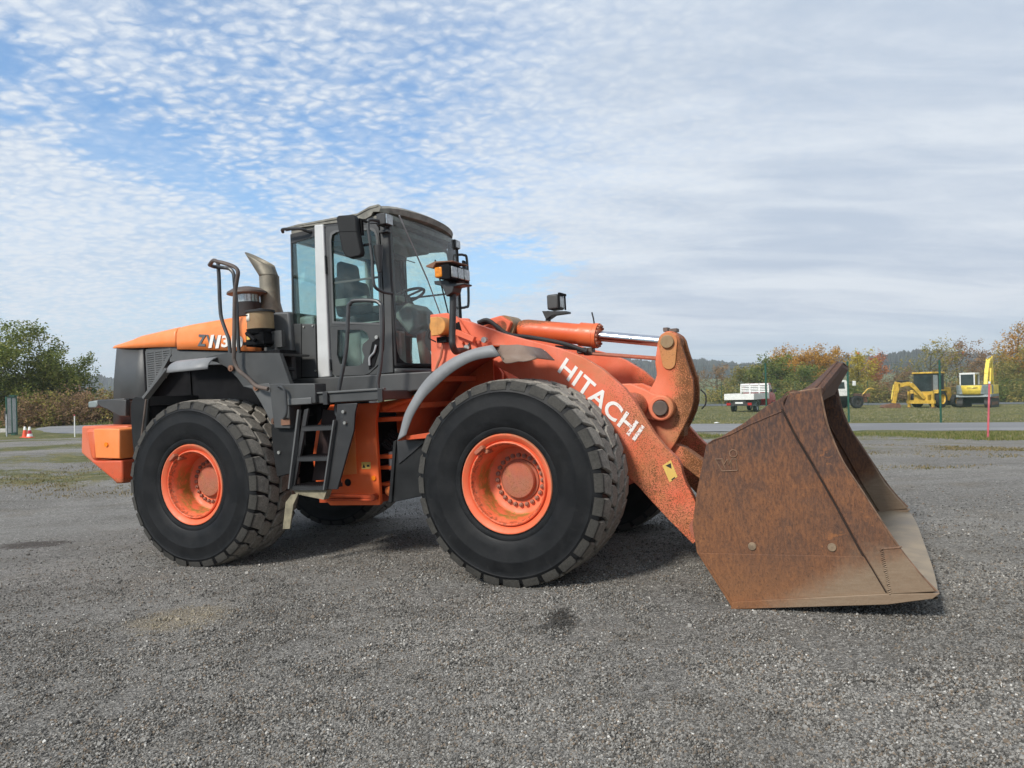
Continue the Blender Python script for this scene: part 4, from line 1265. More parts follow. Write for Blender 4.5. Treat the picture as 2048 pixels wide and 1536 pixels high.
# ---------------------------------------------------------------- the wheel loader
M_hood = m_paint('orange_hood_paint', (0.80, 0.205, 0.042), (0.84, 0.26, 0.085), rust=-0.62, rough=0.38, dust=0.14, dustcol=(0.42, 0.24, 0.12))
M_front = m_paint('faded_red_orange_paint', (0.64, 0.115, 0.048), (0.69, 0.175, 0.10), rust=-0.24, stain_amt=0.45, rust_x=(3.6, 4.4, 0.42), rough=0.50, dust=0.22, dustcol=(0.42, 0.20, 0.12))
M_frame = m_paint('red_orange_frame_paint', (0.80, 0.115, 0.018), (0.82, 0.15, 0.036), rust=-0.50, rough=0.45, dust=0.16, dustcol=(0.30, 0.14, 0.08))
M_under = m_paint('dirty_orange_paint', (0.55, 0.070, 0.014), (0.42, 0.07, 0.02), rust=-0.22, rough=0.65, dust=0.5, dustcol=(0.15, 0.105, 0.075))
M_crank = m_paint('rusty_orange_paint', (0.60, 0.125, 0.048), (0.68, 0.20, 0.11), rust=-0.18, stain_amt=0.6, rust_x=(4.34, 4.62, 0.50), rough=0.55, dust=0.25, dustcol=(0.36, 0.20, 0.11))
M_cyl = m_paint('rusty_cylinder_paint', (0.64, 0.10, 0.028), (0.70, 0.145, 0.05), rust=-0.30, rust_z=(2.08, 2.20, 0.62), rough=0.4, dust=0.2, dustcol=(0.25, 0.12, 0.06))
M_rim = m_paint('rim_paint', (0.74, 0.135, 0.042), (0.78, 0.20, 0.085), rust=-0.16, rough=0.5, dust=0.4, dustcol=(0.42, 0.24, 0.10))
def m_rimpaint():
    m = m_paint('rim_paint', (0.74, 0.118, 0.042), (0.76, 0.18, 0.085), rust=-0.18, rough=0.5, dust=0.35, dustcol=(0.42, 0.24, 0.10))
    nt = m.node_tree
    b = next(n for n in nt.nodes if n.type == 'BSDF_PRINCIPLED')
    src = b.inputs['Base Color'].links[0].from_socket
    t = NT.__new__(NT); t.m, t.t = m, nt
    t.obj = next(n for n in nt.nodes if n.type == 'TEX_COORD').outputs['Object']
    x, y, z = t.sep()
    r = t.math('SQRT', t.math('ADD', t.math('MULTIPLY', x, x), t.math('MULTIPLY', z, z)))
    n = t.noise(7, 6, 0.7, 0.5)
    rr = t.math('ADD', r, t.math('MULTIPLY', t.math('SUBTRACT', n, 0.5), 0.05))
    barrel = t.math('MULTIPLY', t.step(rr, 0.268, 0.276), t.step(rr, 0.300, 0.290))
    low = t.step(t.math('ADD', z, t.math('MULTIPLY', x, 0.9)), 0.05, -0.25, 0.15, 0.95)
    c = t.mix(t.math('MULTIPLY', t.math('MULTIPLY', barrel, low), t.step(n, 0.36, 0.56)), src, t.mix(t.noise(50, 4, 0.7), (0.16, 0.10, 0.018), (0.36, 0.24, 0.05)))
    groove = t.math('MULTIPLY', t.step(r, 0.296, 0.306), t.step(r, 0.333, 0.318))
    c = t.mix(t.math('MULTIPLY', groove, t.step(t.noise(34, 5, 0.75), 0.42, 0.62, 0, 0.75)), c, (0.13, 0.050, 0.022))
    lip = t.step(rr, 0.380, 0.395)
    c = t.mix(t.math('MULTIPLY', lip, 0.65), c, t.mix(t.noise(40, 4, 0.7), (0.12, 0.07, 0.04), (0.40, 0.25, 0.15)))
    nt.links.new(c, b.inputs['Base Color'])
    return m
M_rim = m_rimpaint()
M_nut = m_plain('wheel_nut_steel', (0.27, 0.125, 0.085), 0.55, 0.2, var=0.35, scale=30)
M_hub = m_paint('hub_paint', (0.42, 0.095, 0.045), (0.33, 0.12, 0.08), stain_amt=0.3, rust=0.02, rough=0.7, dust=0.5, dustcol=(0.20, 0.10, 0.06))
M_cw = m_paint('counterweight_paint', (0.60, 0.105, 0.030), (0.58, 0.16, 0.085), rust=-0.5, rough=0.5, dust=0.3, dustcol=(0.40, 0.22, 0.14))
M_gray = m_plain('dark_grey_paint', (0.047, 0.048, 0.048), 0.5, var=0.16, scale=3.0, bump=0.04)
M_gray2 = m_plain('mid_grey_paint', (0.092, 0.094, 0.094), 0.48, var=0.12, scale=3.0)
M_lgray = m_plain('light_grey_fender_paint', (0.265, 0.27, 0.275), 0.5, var=0.12, scale=5, bump=0.05)
M_strip = m_plain('grey_fender_strip', (0.205, 0.21, 0.216), 0.55, var=0.12, scale=4)
M_char = m_plain('charcoal_paint', (0.022, 0.022, 0.023), 0.48, var=0.18, scale=5)
M_dkrub = m_plain('black_rubber_flap', (0.010, 0.0105, 0.011), 0.6, var=0.35, scale=6, bump=0.1, spec=0.28)
M_oil = m_plain('oily_black', (0.007, 0.007, 0.008), 0.7, var=0.4, scale=8, spec=0.12)
M_chrome = m_plain('chromed_rod', (0.62, 0.63, 0.66), 0.16, 1.0, var=0.08, scale=6)
M_white2 = m_plain('white_cab_paint', (0.50, 0.505, 0.50), 0.35, var=0.06, scale=4)
M_roof = m_plain('weathered_roof', (0.195, 0.186, 0.16), 0.78, var=0.3, scale=10, bump=0.1)
M_steelr = m_plain('rusty_tube', (0.085, 0.062, 0.050), 0.55, var=0.4, scale=5, bump=0.1)
M_tube = m_plain('black_tube_paint', (0.040, 0.042, 0.044), 0.42, var=0.25, scale=6)
M_pinp = m_paint('rusted_pin_plate', (0.46, 0.20, 0.065), (0.52, 0.16, 0.06), rust=-0.05, stain_amt=0.8, rough=0.6, dust=0.3)
M_lamp = m_plain('lamp_lens', (0.40, 0.41, 0.40), 0.12, 0.5, var=0.25, scale=40)
M_amber = m_plain('amber_lens', (0.62, 0.20, 0.010), 0.15, var=0.2, scale=30)
M_refl = m_plain('orange_reflector', (0.85, 0.22, 0.01), 0.25, var=0.05)
M_seat = m_plain('black_seat_cloth', (0.022, 0.025, 0.030), 0.85, var=0.2)
M_inside = m_plain('cab_plastic', (0.20, 0.215, 0.205), 0.6, var=0.15)
M_exh = m_plain('exhaust_steel', (0.20, 0.178, 0.138), 0.55, 0.35, var=0.35, scale=6, bump=0.1)
M_bolt = m_plain('bolt_steel', (0.42, 0.41, 0.38), 0.4, 0.7)
M_tank = m_paint('stained_tank', (0.22, 0.135, 0.065), (0.30, 0.22, 0.12), rust=-0.12, rough=0.4, dust=0.5, dustcol=(0.12, 0.07, 0.03))
M_paper = m_plain('sticker_paper', (0.72, 0.70, 0.62), 0.6, var=0.08)
M_yst = m_paint('yellow_sticker', (0.62, 0.40, 0.07), (0.66, 0.46, 0.14), rust=-0.25, rough=0.6, dust=0.3)
M_tan = m_plain('tan_orange_paint', (0.52, 0.24, 0.06), 0.5, var=0.2)
M_cw2 = m_paint('scraped_weight_paint', (0.56, 0.075, 0.020), (0.50, 0.11, 0.05), rust=-0.12, rust_z=(0.92, 0.80, 0.35), rough=0.5, dust=0.35, dustcol=(0.16, 0.10, 0.07))
M_wood = m_plain('dirty_rubber_strip', (0.21, 0.185, 0.125), 0.85, var=0.3, scale=12, bump=0.2)
M_bucket = m_rust('bucket_steel')
M_edge = m_plain('worn_edge_steel', (0.27, 0.215, 0.150), 0.55, 0.1, var=0.2, scale=5, bump=0.1)
M_wear = m_plain('edge_rubbed_steel', (0.165, 0.095, 0.058), 0.65, 0.1, var=0.4, scale=12)
M_plug = m_plain('dull_plug_steel', (0.21, 0.150, 0.095), 0.7, var=0.3, scale=20)
M_seam = m_plain('weld_and_seam_shade', (0.026, 0.015, 0.011), 0.8, var=0.4, scale=14)  # weld tone darkened: the seam's shadow is put into the colour
M_brownst = m_paint('scratched_brown_steel', (0.17, 0.115, 0.085), (0.22, 0.16, 0.125), rust=-0.25, rough=0.6, dust=0.4)
M_glass = m_glass('cab_glass')
M_screen = m_glass('dusty_windscreen', (0.86, 0.975, 0.945), 0.8, (0.10, 0.24))

def m_tyre():
    t = NT('tyre_rubber')
    x, y, z = t.sep()
    r = t.math('SQRT', t.math('ADD', t.math('MULTIPLY', x, x), t.math('MULTIPLY', z, z)))
    n = t.noise(7, 5, 0.65, 0.3)
    c = t.mix(t.step(n, 0.35, 0.7), (0.0055, 0.006, 0.0068), (0.011, 0.0115, 0.0125))
    scuff = t.step(t.noise(9, 6, 0.7, 0.3, t.map(scale=(1, 1, 1))), 0.60, 0.80, 0, 0.35)
    c = t.mix(t.math('MULTIPLY', scuff, t.step(r, 0.62, 0.74)), c, (0.085, 0.080, 0.072))
    ang = t.nd('ShaderNodeMath', operation='ARCTAN2'); t.link(x, ang.inputs[0]); t.link(z, ang.inputs[1])
    cv = t.nd('ShaderNodeCombineXYZ'); t.link(t.math('MULTIPLY', ang.outputs[0], 9.0), cv.inputs[0]); t.link(t.math('MULTIPLY', r, 3.5), cv.inputs[1])
    rad = t.noise(1.6, 6, 0.7, 0.4, cv.outputs[0])
    c = t.mix(t.math('MULTIPLY', t.step(rad, 0.60, 0.80, 0, 0.35), t.step(r, 0.55, 0.70)), c, (0.11, 0.105, 0.095))
    c = t.mix(t.step(t.noise(3, 6, 0.7, 0.4), 0.5, 0.8, 0, 0.30), c, (0.035, 0.033, 0.030))
    rings = t.math('SINE', t.math('MULTIPLY', r, 150))
    h = t.math('ADD', t.math('MULTIPLY', rings, t.step(r, 0.50, 0.40, 0, 0.4)), t.noise(40, 3))
    return t.bsdf(c, t.step(n, 0.3, 0.7, 0.50, 0.62), 0, t.bump(h, 0.25, 0.003), 0.22)

def m_tread():
    """running surface: rubber under a film of dried mud; the film is thick on the lug tops"""
    t = NT('dusty_tread')
    x, y, z = t.sep()
    r = t.math('SQRT', t.math('ADD', t.math('MULTIPLY', x, x), t.math('MULTIPLY', z, z)))
    n = t.noise(11, 6, 0.7, 0.3); f = t.noise(70, 4, 0.7)
    ay = t.math('ABSOLUTE', y)
    top = t.math('MULTIPLY', t.step(r, 0.786, 0.808), t.step(ay, 0.306, 0.270))
    k = t.math('MULTIPLY', t.math('ADD', t.math('MULTIPLY', top, 0.80), 0.16), t.step(n, 0.22, 0.60, 0.55, 1.0))
    mud = t.mix(t.step(f, 0.3, 0.7), (0.20, 0.18, 0.152), (0.33, 0.305, 0.265))
    c = t.mix(k, (0.013, 0.014, 0.014), mud)
    return t.bsdf(c, 0.85, 0, t.bump(t.math('ADD', n, t.math('MULTIPLY', f, 0.5)), 0.5, 0.008), 0.25)
M_tyre, M_tread = m_tyre(), m_tread()

MW = Matrix(((0.92495501, 0.37896117, -0.02909725, -2.57684), (-0.37884014, 0.92541046, 0.00977906, 8.32282),
             (0.03063279, 0.00197801, 0.99952875, -0.12465), (0, 0, 0, 1)))
loader = empty('wheel_loader')
loader.matrix_world = MW
tag(loader, 'large orange and grey wheel loader with rusty bucket lowered onto the gravel', 'wheel loader')
T = loader

def part(mb, name, mat, bevel=0.0, front=False, parent=None, label=None, angle=35, solid=0.0, fixn=True):
    return mb.build(name, mat, parent or T, front, bevel, angle, solid, label, fixn)

# ------------------------------------------------ wheels
TYR_HALF = 0.335
def tyre_prof():
    a = [(.396, -.296), (.405, -.312), (.430, -.318), (.445, -.316), (.455, -.322), (.52, -.332), (.60, -.339), (.608, -.341), (.616, -.339), (.68, -.336), (.715, -.331), (.722, -.334), (.730, -.330), (.765, -.322), (.793, -.300), (.796, -.25), (.796, -.16), (.794, -.10)]
    return a + [(.795, 0.0)] + [(r, -y) for r, y in a[::-1]]

def build_wheel():
    rim = MB()
    n = 72
    prof = [(.3935, -.285), (.3955, -.300), (.390, -.309), (.382, -.309), (.372, -.302), (.352, -.288), (.342, -.272), (.338, -.262), (.334, -.268), (.330, -.288), (.322, -.291), (.316, -.286), (.313, -.262), (.305, -.245), (.300, -.238), (.296, -.210), (.288, -.190), (.284, -.170), (.279, -.060), (.268, -.046), (.255, -.042), (.245, -.036), (.225, -.034), (.02, -.034)]
    rim.lathe(prof, (0, 0, 0), 'y', n, False, True)
    rim.lathe([(.3935, -.285), (.392, .20), (.392, .285), (.396, .30), (.36, .29), (.30, .20), (.26, .05), (.02, .03)], (0, 0, 0), 'y', n, False, True)
    w = rim.build('wheel', M_rim, T, fixn=True)
    hub = MB().lathe([(.172, -.034), (.168, -.048), (.150, -.052), (.146, -.078), (.138, -.088), (.120, -.092), (.06, -.097), (.002, -.098)], (0, 0, 0), 'y', 40, False, True)
    hub.build('hub_cap', M_hub, w)
    ty = MB().lathe(tyre_prof(), (0, 0, 0), 'y', 120)
    def flat(m):
        out = []
        for x, y, z in m.v:
            if z < -.795:
                y *= 1 + (-.795 - z) * 1.2
                z = -.800 - (-.795 - z) * .12
            out.append((x, y, z))
        m.v = out
    flat(ty)
    ty.build('tyre', M_tyre, w)
    tr = MB()
    N = 28
    r = random.Random(5)
    def lug(th0, side, kind):
        """tread block: outline in (angle as arc metres, across), raised from the carcass"""
        j = lambda a: a + r.uniform(-.005, .005)
        if kind == 0:   # shoulder block
            out = [(-.080, .318), (.058, .318), (.076, .25), (.112, .160), (-.022, .152), (-.070, .22)]
        else:           # centre block, swept
            out = [(-.050, .150), (.086, .142), (.124, .075), (.136, .006), (.000, .012), (-.044, .085)]
        pts = [(j(a), j(b)) for a, b in out]
        R0, R1 = .770, r.uniform(.819, .827)
        vs = []
        cx = sum(p[0] for p in pts) / 6; cy = sum(p[1] for p in pts) / 6
        for R, sh in ((R0, 1.05), (R1 - .010, 1.0), (R1, .90)):
            for a, b in pts:
                aa, bb = cx + (a - cx) * sh, cy + (b - cy) * sh
                rr = R - (0.55 * max(0, bb - .20) ** 1.6 if R > .8 else 0)
                if kind == 0 and R < .8 and b > .3: bb, rr = .333, .742
                t = th0 + aa / .80
                vs.append((rr * sin(t), -side * bb, rr * cos(t)))
        k = 6
        fs = [tuple(range(2 * k, 3 * k))]
        for L in (0, k): fs += [(L + i, L + (i + 1) % k, L + k + (i + 1) % k, L + k + i) for i in range(k)]
        tr.add(vs, fs)
    for i in range(N):
        th = 2 * pi * i / N
        for side, off in ((1, 0), (-1, .5)):
            lug(th + off * 2 * pi / N, side, 0)
            lug(th + (off + .42) * 2 * pi / N, side, 1)
    flat(tr)
    o = tr.build('tread', M_tread, w, angle=25)
    o['kind'] = 'stuff'
    nut = MB().lathe([(.0185, -.034), (.0185, -.056), (.010, -.058), (.009, -.066), (.002, -.067)], (.202, 0, 0), 'y', 6, False, True).mesh('wheel_nut', M_nut)
    import bmesh
    bm = bmesh.new(); bm.from_mesh(nut); bmesh.ops.recalc_face_normals(bm, faces=bm.faces); bm.to_mesh(nut); bm.free()
    for i in range(24):
        b = bpy.data.objects.new('wheel_nut', nut); COL.objects.link(b); b.parent = w
        b.rotation_euler = (0, 2 * pi * i / 24, 0)
    v = MB().box(-.045, .045, -.335, -.27, .325, .358).cyl((.03, 0, .30), .018, -.30, -.2, 'y', 8)
    vo = v.build('valve_guard', M_hub, w, bevel=.006); vo.rotation_euler = (0, radians(-38), 0)
    return w

wheel0 = build_wheel()
def place_wheel(w, x, y, front, flip):
    m = Matrix.Translation((x, y, 0.80)) @ Matrix.Rotation(pi if flip else 0, 4, 'Z')
    if front:
        m = Matrix.Translation((HINGE_X, 0, 0)) @ Matrix.Rotation(-PHI, 4, 'Z') @ Matrix.Translation((-HINGE_X, 0, 0)) @ m
    w.matrix_local = m
for i, (x, y, fr, fl) in enumerate(((3.45, -1.10, True, False), (0, -1.10, False, False), (3.45, 1.10, True, True), (0, 1.10, False, True))):
    w = wheel0 if i == 0 else copy_tree(wheel0, T)
    place_wheel(w, x, y, fr, fl)

# ------------------------------------------------ rear frame, counterweight, engine hood
fr = MB()
fr.prism([(-1.6, .62), (-1.6, 1.15), (.9, 1.15), (1.0, .62)], -.42, .42)
fr.cyl((0, 0, .80), .17, -.95, .95, 'y', 20)
fr.lathe([(.32, -.25), (.36, 0), (.32, .25)], (0, 0, .80), 'y', 20, True, True)
part(fr, 'rear_axle_frame', M_oil, .01)
part(MB().box(-1.25, .75, -.60, .60, 1.10, 2.06), 'engine_bay', M_oil)
o_poly = [(1.22, 1.50), (1.78, 1.495), (1.755, 1.41), (1.735, 1.30), (1.735, 1.02), (1.74, .71), (1.742, .53), (1.72, .515), (1.16, .51), (1.01, .645), (.98, 1.0), (1.05, 1.30)]
fp = part(MB().prism(o_poly, -.80, -.755), 'frame_plate', M_frame, .006)
part(MB().prism(o_poly, .755, .80), 'frame_plate', M_frame, .006)
part(MB().box(1.0, 1.70, -.755, .755, .53, .60), 'frame_floor', M_under)
part(MB().box(1.02, 1.08, -.755, .755, .6, 1.5), 'frame_bulkhead', M_oil)
part(MB().prism([(1.24, 1.35), (1.50, 1.36), (1.50, .82), (1.24, .80)], -.812, -.802), 'access_cover', M_hood, .003, parent=fp)
part(MB().cyl((1.385, 0, .735), .036, -.806, -.802, 'y', 16), 'round_hole', M_oil, parent=fp)
part(MB().cyl((1.685, 0, .775), .024, -.812, -.80, 'y', 16), 'reflector', M_refl, parent=fp)
st = part(MB().box(1.555, 1.655, -.806, -.802, .865, .93), 'warning_sticker', M_yst, parent=fp)
part(MB().add([(1.563, -.808, .875), (1.60, -.808, .875), (1.582, -.808, .915)], [(0, 1, 2)]).box(1.615, 1.645, -.808, -.8065, .885, .905), 'sticker_print', M_black, parent=fp)
b = MB(); b.bar((1.17, -.825, .615), (1.71, -.825, .60), .045, .03); b.bar((1.17, -.84, .575), (1.70, -.84, .575), .05, .02); b.cyl((1.70, 0, .60), .03, -.87, -.80, 'y', 12)
part(b, 'locking_bar', M_under, .004)
h = MB()
for z0, z1 in ((1.305, 1.35), (.945, .985), (.84, .875), (.68, .71)):
    h.box(1.66, 2.2, -.66, .3, z0, z1)
h.box(1.66, 2.1, -.3, .3, .6, 1.4)
part(h, 'hinge_plates', M_frame, .005)
part(MB().cyl((1.78, 0, .635), .045, -.70, -.3, 'y', 16).cyl((1.78, 0, .635), .02, -.72, -.69, 'y', 10), 'steering_pin', M_hood)
part(MB().cyl((1.78, -.62, 0), .03, .83, 1.01, 'z', 12), 'steering_rod_eye', M_lgray)
hs = MB()
for i in range(5):
    hs.tube(curve([(1.6, -.3 - .05 * i, 1.2 - .03 * i), (1.85, -.42 - .02 * i, 1.12 - .04 * i), (2.15, -.35 - .03 * i, 1.18 - .03 * i)], 6), .018, 8)
part(hs, 'hydraulic_hoses', M_black)
part(MB().box(1.9, 1.94, -.60, -.52, 1.02, 1.2), 'valve_block', M_wood)
part(MB().prism([(1.72, 1.40), (2.35, 1.38), (2.38, 1.55), (1.72, 1.50)], -.70, .7), 'hinge_upper_plate', M_frame, .005)
tb = MB().tube(curve([(1.80, -.74, 1.44), (2.05, -.76, 1.50), (2.32, -.76, 1.545)], 6), .028, 10)
part(tb, 'frame_pipe', M_frame)

cw = MB()
cwp = [(-2.02, 1.42), (-1.30, 1.40), (-1.30, .80), (-1.55, .80), (-1.95, 1.05), (-2.05, 1.12)]
cw.prism(cwp, -1.0, 1.0)
cwo = part(cw, 'counterweight', M_cw, .02)
for s in (-1, 1):
    side = [(-1.485, 1.385), (-1.095, 1.370), (-1.10, 1.06), (-1.47, 1.075)]
    part(MB().prism([(-1.47, 1.388), (-1.10, 1.375), (-1.085, 1.36), (-1.095, 1.22), (-1.10, 1.06), (-1.46, 1.075)], s * 1.28, s * .72), 'side_weight', M_hood, .035, parent=cwo)
    part(MB().prism([(-1.63, 1.37), (-1.60, 1.385), (-1.478, 1.388), (-1.47, 1.06), (-1.53, 1.04), (-1.57, 1.08)], s * 1.255, s * .70), 'rear_corner', M_cw, .05, parent=cwo)
    part(MB().prism([(-1.57, 1.045), (-1.10, 1.045), (-1.10, .80), (-1.20, .80), (-1.26, .85)], s * 1.26, s * .60), 'lower_weight', M_cw2, .02, parent=cwo)
    part(MB().cyl((-1.28, 0, 1.215), .024, s * 1.292, s * 1.28, 'y', 16), 'side_reflector', M_refl, parent=cwo)
part(MB().bar((-1.35, -1.0, 1.07), (-1.09, -.97, 1.20), .05, .03), 'step_bar', M_hood, .004)

tail = MB()
def wy(x): return .60 + (min(max(x, -2.05), -.7) + 2.05) / 1.35 * .21
xs = [-1.99, -1.93, -1.6, -1.31, -1.295]
rows = []
for z, dx in ((1.40, -.06), (1.9, -.02), (2.315, 0.06)):
    row = [(-1.93 + dx, wy(-1.99) * .55, z), (-1.93 + dx, 0, z), (-1.93 + dx, -wy(-1.99) * .80, z), (-1.90 + dx, -wy(-1.97) - .02, z)] + [(x + dx * (1 if x < -1.4 else 0), -wy(x), z) for x in (-1.75, -1.5, -1.31)]
    rows.append(row)
tail.grid(rows)
part(tail, 'tail_panel', M_gray, solid=.02)
part(tail.mirror(), 'tail_panel', M_gray, solid=.02)
part(MB().box(-1.9, -1.28, -.55, .55, 1.40, 2.3), 'radiator', M_oil)
part(MB().box(-1.322, -1.300, -.735, -.70, 1.74, 2.27), 'panel_gap', M_oil)
for s in (-1, 1):
    g = MB()
    yf = lambda x: s * wy(x)
    P = lambda x, z: (x, yf(x) , z)
    x0, x1, zt = -1.285, -.74, 2.225
    def zlow(x): return 1.74 + (x + 1.285) * .95
    for x in (-1.283, -1.13, -.985, -.845):
        g.bar(P(x, max(1.72, zlow(x) - .02)), P(x, zt), .022, .022, (0, 1, 0))
    z = 2.22; k = 0
    while z > 1.76:
        xe = min(-.85, -1.285 + (z - 1.74) / .95)
        if xe - x0 > .03: g.bar(P(x0, z), P(xe, z), .018, .018 if k else .05)
        z -= .0245 if k else .04; k = 1
    g.bar(P(x0, 1.73), P(-.84, 2.16), .03, .04)
    part(g, 'side_grille', M_gray2)
    part(MB().prism([(-.86, 2.245), (-.745, 2.235), (-.745, 2.07), (-.86, 2.07)], s * .795, s * .775), 'grille_end_panel', M_gray2)
    part(MB().box(-1.28, -.76, s * .62, s * .60, 1.7, 2.2), 'cooler_core', M_oil)
    if s < 0: part(MB().add([(-1.17, -.69, 2.19), (-1.0, -.71, 2.18), (-.98, -.72, 1.98), (-1.03, -.70, 1.90)], [(0, 1, 2, 3)]), 'air_baffle', M_exh, solid=.01)

def hood_shell(stations, drop_in=.06):
    """stations: x, side y, bottom z, side top z -> shell with rounded shoulder and a nearly flat top"""
    rows = []
    for x, y, zb, zt in stations:
        hgt = zt - zb
        half = [(-y, zb), (-y * 1.004, zb + hgt * .35), (-y * .995, zb + hgt * .72), (-y * .965, zt - .02 * min(1, hgt / .1)), (-y * .90, zt), (-y * .5, zt + .012), (0, zt + .016)]
        rows.append([(x, a, z) for a, z in half] + [(x, -a, z) for a, z in half[:-1][::-1]])
    return MB().grid(rows)
rear_st = [(-1.97, .585, 2.318, 2.322), (-1.90, .62, 2.305, 2.345), (-1.62, .685, 2.283, 2.375), (-1.42, .725, 2.268, 2.405), (-1.04, .79, 2.245, 2.422), (-.76, .812, 2.226, 2.440), (-.735, .806, 2.224, 2.436)]
part(hood_shell(rear_st), 'rear_hood', M_hood, solid=.012, angle=50)
part(MB().add([(-1.97, -.585, 2.318), (-1.97, .585, 2.318), (-.735, .806, 2.224), (-.735, -.806, 2.224)], [(0, 1, 2, 3)]), 'hood_underside', M_oil)
hd = hood_shell([(-.722, .812, 2.195, 2.434), (-.70, .823, 2.193, 2.440), (-.55, .823, 2.181, 2.452), (-.1, .823, 2.137, 2.470), (.28, .823, 2.10, 2.478), (.43, .823, 2.083, 2.476)])
hood = part(hd, 'engine_hood', M_hood, solid=.012, angle=50)
part(MB().prism([(-.745, 2.185), (.42, 2.075), (.42, 1.97), (-.745, 2.02)], -.800, .800), 'hood_side_panel', M_gray2)
part(MB().prism([(.435, 2.48), (.78, 2.465), (.80, 1.77), (.30, 1.80), (.30, 2.07), (.435, 2.07)], -.80, .80), 'hood_front_panel', M_gray2, .02)

def letters(txt, mat, parent, p0, ux, uz, width, height, yoff, name, thick=.012, shear=0.0, front=False, thin=0.002, spacing=1.0):
    """lettering laid on a side plate: p0 lower left corner, ux along the line, uz up, all in (x, z)"""
    cu = bpy.data.curves.new(name, 'FONT'); cu.body = txt; cu.size = 1; cu.offset = thick; cu.extrude = 0; cu.shear = shear; cu.space_character = spacing
    tmp = bpy.data.objects.new(name, cu); COL.objects.link(tmp)
    dg = bpy.context.evaluated_depsgraph_get(); dg.update()
    me = bpy.data.meshes.new_from_object(tmp.evaluated_get(dg))
    bpy.data.objects.remove(tmp); bpy.data.curves.remove(cu)
    co = np.array([v.co[:] for v in me.vertices])
    lo, hi = co.min(0), co.max(0)
    vs = []
    for q in co:
        a = (q[0] - lo[0]) / (hi[0] - lo[0]) * width; b = (q[1] - lo[1]) / (hi[1] - lo[1]) * height
        vs.append((p0[0] + ux[0] * a + uz[0] * b, yoff, p0[1] + ux[1] * a + uz[1] * b))
    mb = MB().add(vs, [tuple(p.vertices) for p in me.polygons])
    bpy.data.meshes.remove(me)
    o = mb.build(name, mat, parent, front, fixn=True, angle=0)
    s = o.modifiers.new('thickness', 'SOLIDIFY'); s.thickness = thin; s.offset = 0
    return o

def m_letter(name, col, under, wear0, wear1, x0, x1):
    t = NT(name)
    x = t.sep()[0]
    w = t.math('ADD', t.noise(60, 5, 0.75), t.step(x, x0, x1, wear0, wear1))
    c = t.mix(t.step(w, 0.66, 0.74), col, under)
    return t.bsdf(c, 0.5)
M_let = m_letter('white_letter_paint', (0.74, 0.72, 0.69), (0.45, 0.13, 0.06), -.05, .165, 3.72, 4.34)
M_let2 = m_letter('white_badge_paint', (0.72, 0.70, 0.66), (0.55, 0.35, 0.2), -.2, -.05, -.2, .2)
M_let3 = m_letter('grey_badge_paint', (0.095, 0.10, 0.105), (0.5, 0.2, 0.08), -.2, -.12, -.4, .2)
ux = (cos(radians(-9.5)), sin(radians(-9.5))); 
def badge(txt, mat, x, w, shear=.12):
    letters(txt, mat, hood, (x, 2.207 - (x + .41) * .115), (1, -.115), (.03, 1), w, .125, -.838, 'hood_lettering', .035, shear)
badge('Z', M_let3, -.41, .125); badge('W', M_let3, -.285, .185, .02)
badge('3', M_let2, -.085, .105); badge('1', M_let2, .045, .05); badge('0', M_let2, .105, .10)
for xx in (-.26, -.165):
    MB().prism([(xx, 2.19 - (xx + .41) * .115), (xx + .045, 2.19 - (xx + .41) * .115), (xx + .092, 2.325 - (xx + .41) * .115), (xx + .047, 2.325 - (xx + .41) * .115)], -.8405, -.8375).build('hood_stripe', M_let2, hood)

# lamp bracket, rear mud flap, fenders
lb = [(-1.75, 1.705), (-1.31, 1.685), (-1.32, 1.50), (-1.42, 1.505), (-1.52, 1.55), (-1.60, 1.59), (-1.71, 1.625), (-1.755, 1.66)]
br = part(MB().prism(lb, -1.0, -.94).box(-1.75, -1.33, -1.0, -.72, 1.675, 1.70), 'tail_lamp_bracket', M_gray, .01)
part(MB().prism([(-1.90, 1.69), (-1.76, 1.70), (-1.745, 1.64), (-1.775, 1.615), (-1.90, 1.62)], -1.0, -.80), 'tail_lamp', M_greyp, .015, parent=br)
part(MB().prism([(x, z) for x, z in lb], .94, 1.0), 'tail_lamp_bracket', M_gray, .01)
fl = D['rflap']
part(MB().prism(fl, -1.27, -1.245), 'rear_mud_flap', M_dkrub, .006)
part(MB().prism([(-.92, 1.66), (-.68, 1.69), (-.68, 1.60), (-.86, 1.59)], -1.24, -.6), 'fender_support', M_char)
part(MB().prism([(-.90, 1.60), (-.72, 1.65), (-.66, 1.20), (-.80, 1.05), (-.92, .95)], -1.20, -.62), 'inner_fender', M_oil)
part(MB().rod((-.66, -1.30, 1.66), (-.78, -1.30, 1.16), .010, 8), 'flap_rod', M_steelr)
part(MB().rod((-.84, -1.29, 1.165), (-.75, -1.29, 1.165), .022, 8), 'flap_bolt', M_char)
b = MB(); b.bar((-.27, -1.36, 1.945), (-.60, -1.36, 1.67), .03, .075, (0, 1, 0))
part(b, 'fender_stay', M_gray2, .004)
rows = []
for f in np.linspace(0, 1, 8):
    a = f * 1.1
    rows.append([(-.265 + .525 * q - .0 * f, -1.385 + .42 * (1 - cos(a)) - .0, 1.905 + .125 * sin(min(a * 1.45, pi / 2)) + .003 * q) for q in np.linspace(0, 1, 4)])
part(MB().grid(rows), 'fender_top_strip', M_strip, solid=.012, angle=60)
rp = D['rf_panel']
pan = part(MB().prism(rp, -1.25, -1.20), 'rear_fender_panel', M_gray, .012)
ar = [(.09, 2.01), (.25, 1.98), (.37, 1.92), (.50, 1.81), (.56, 1.72), (.67, 1.69), (.78, 1.54), (.86, 1.40)]
rows = [[(x, y, z + .004) for x, z in ar] for y in (-1.20, -.60)]
part(MB().grid(rows), 'rear_fender_arch', M_oil, solid=.012)
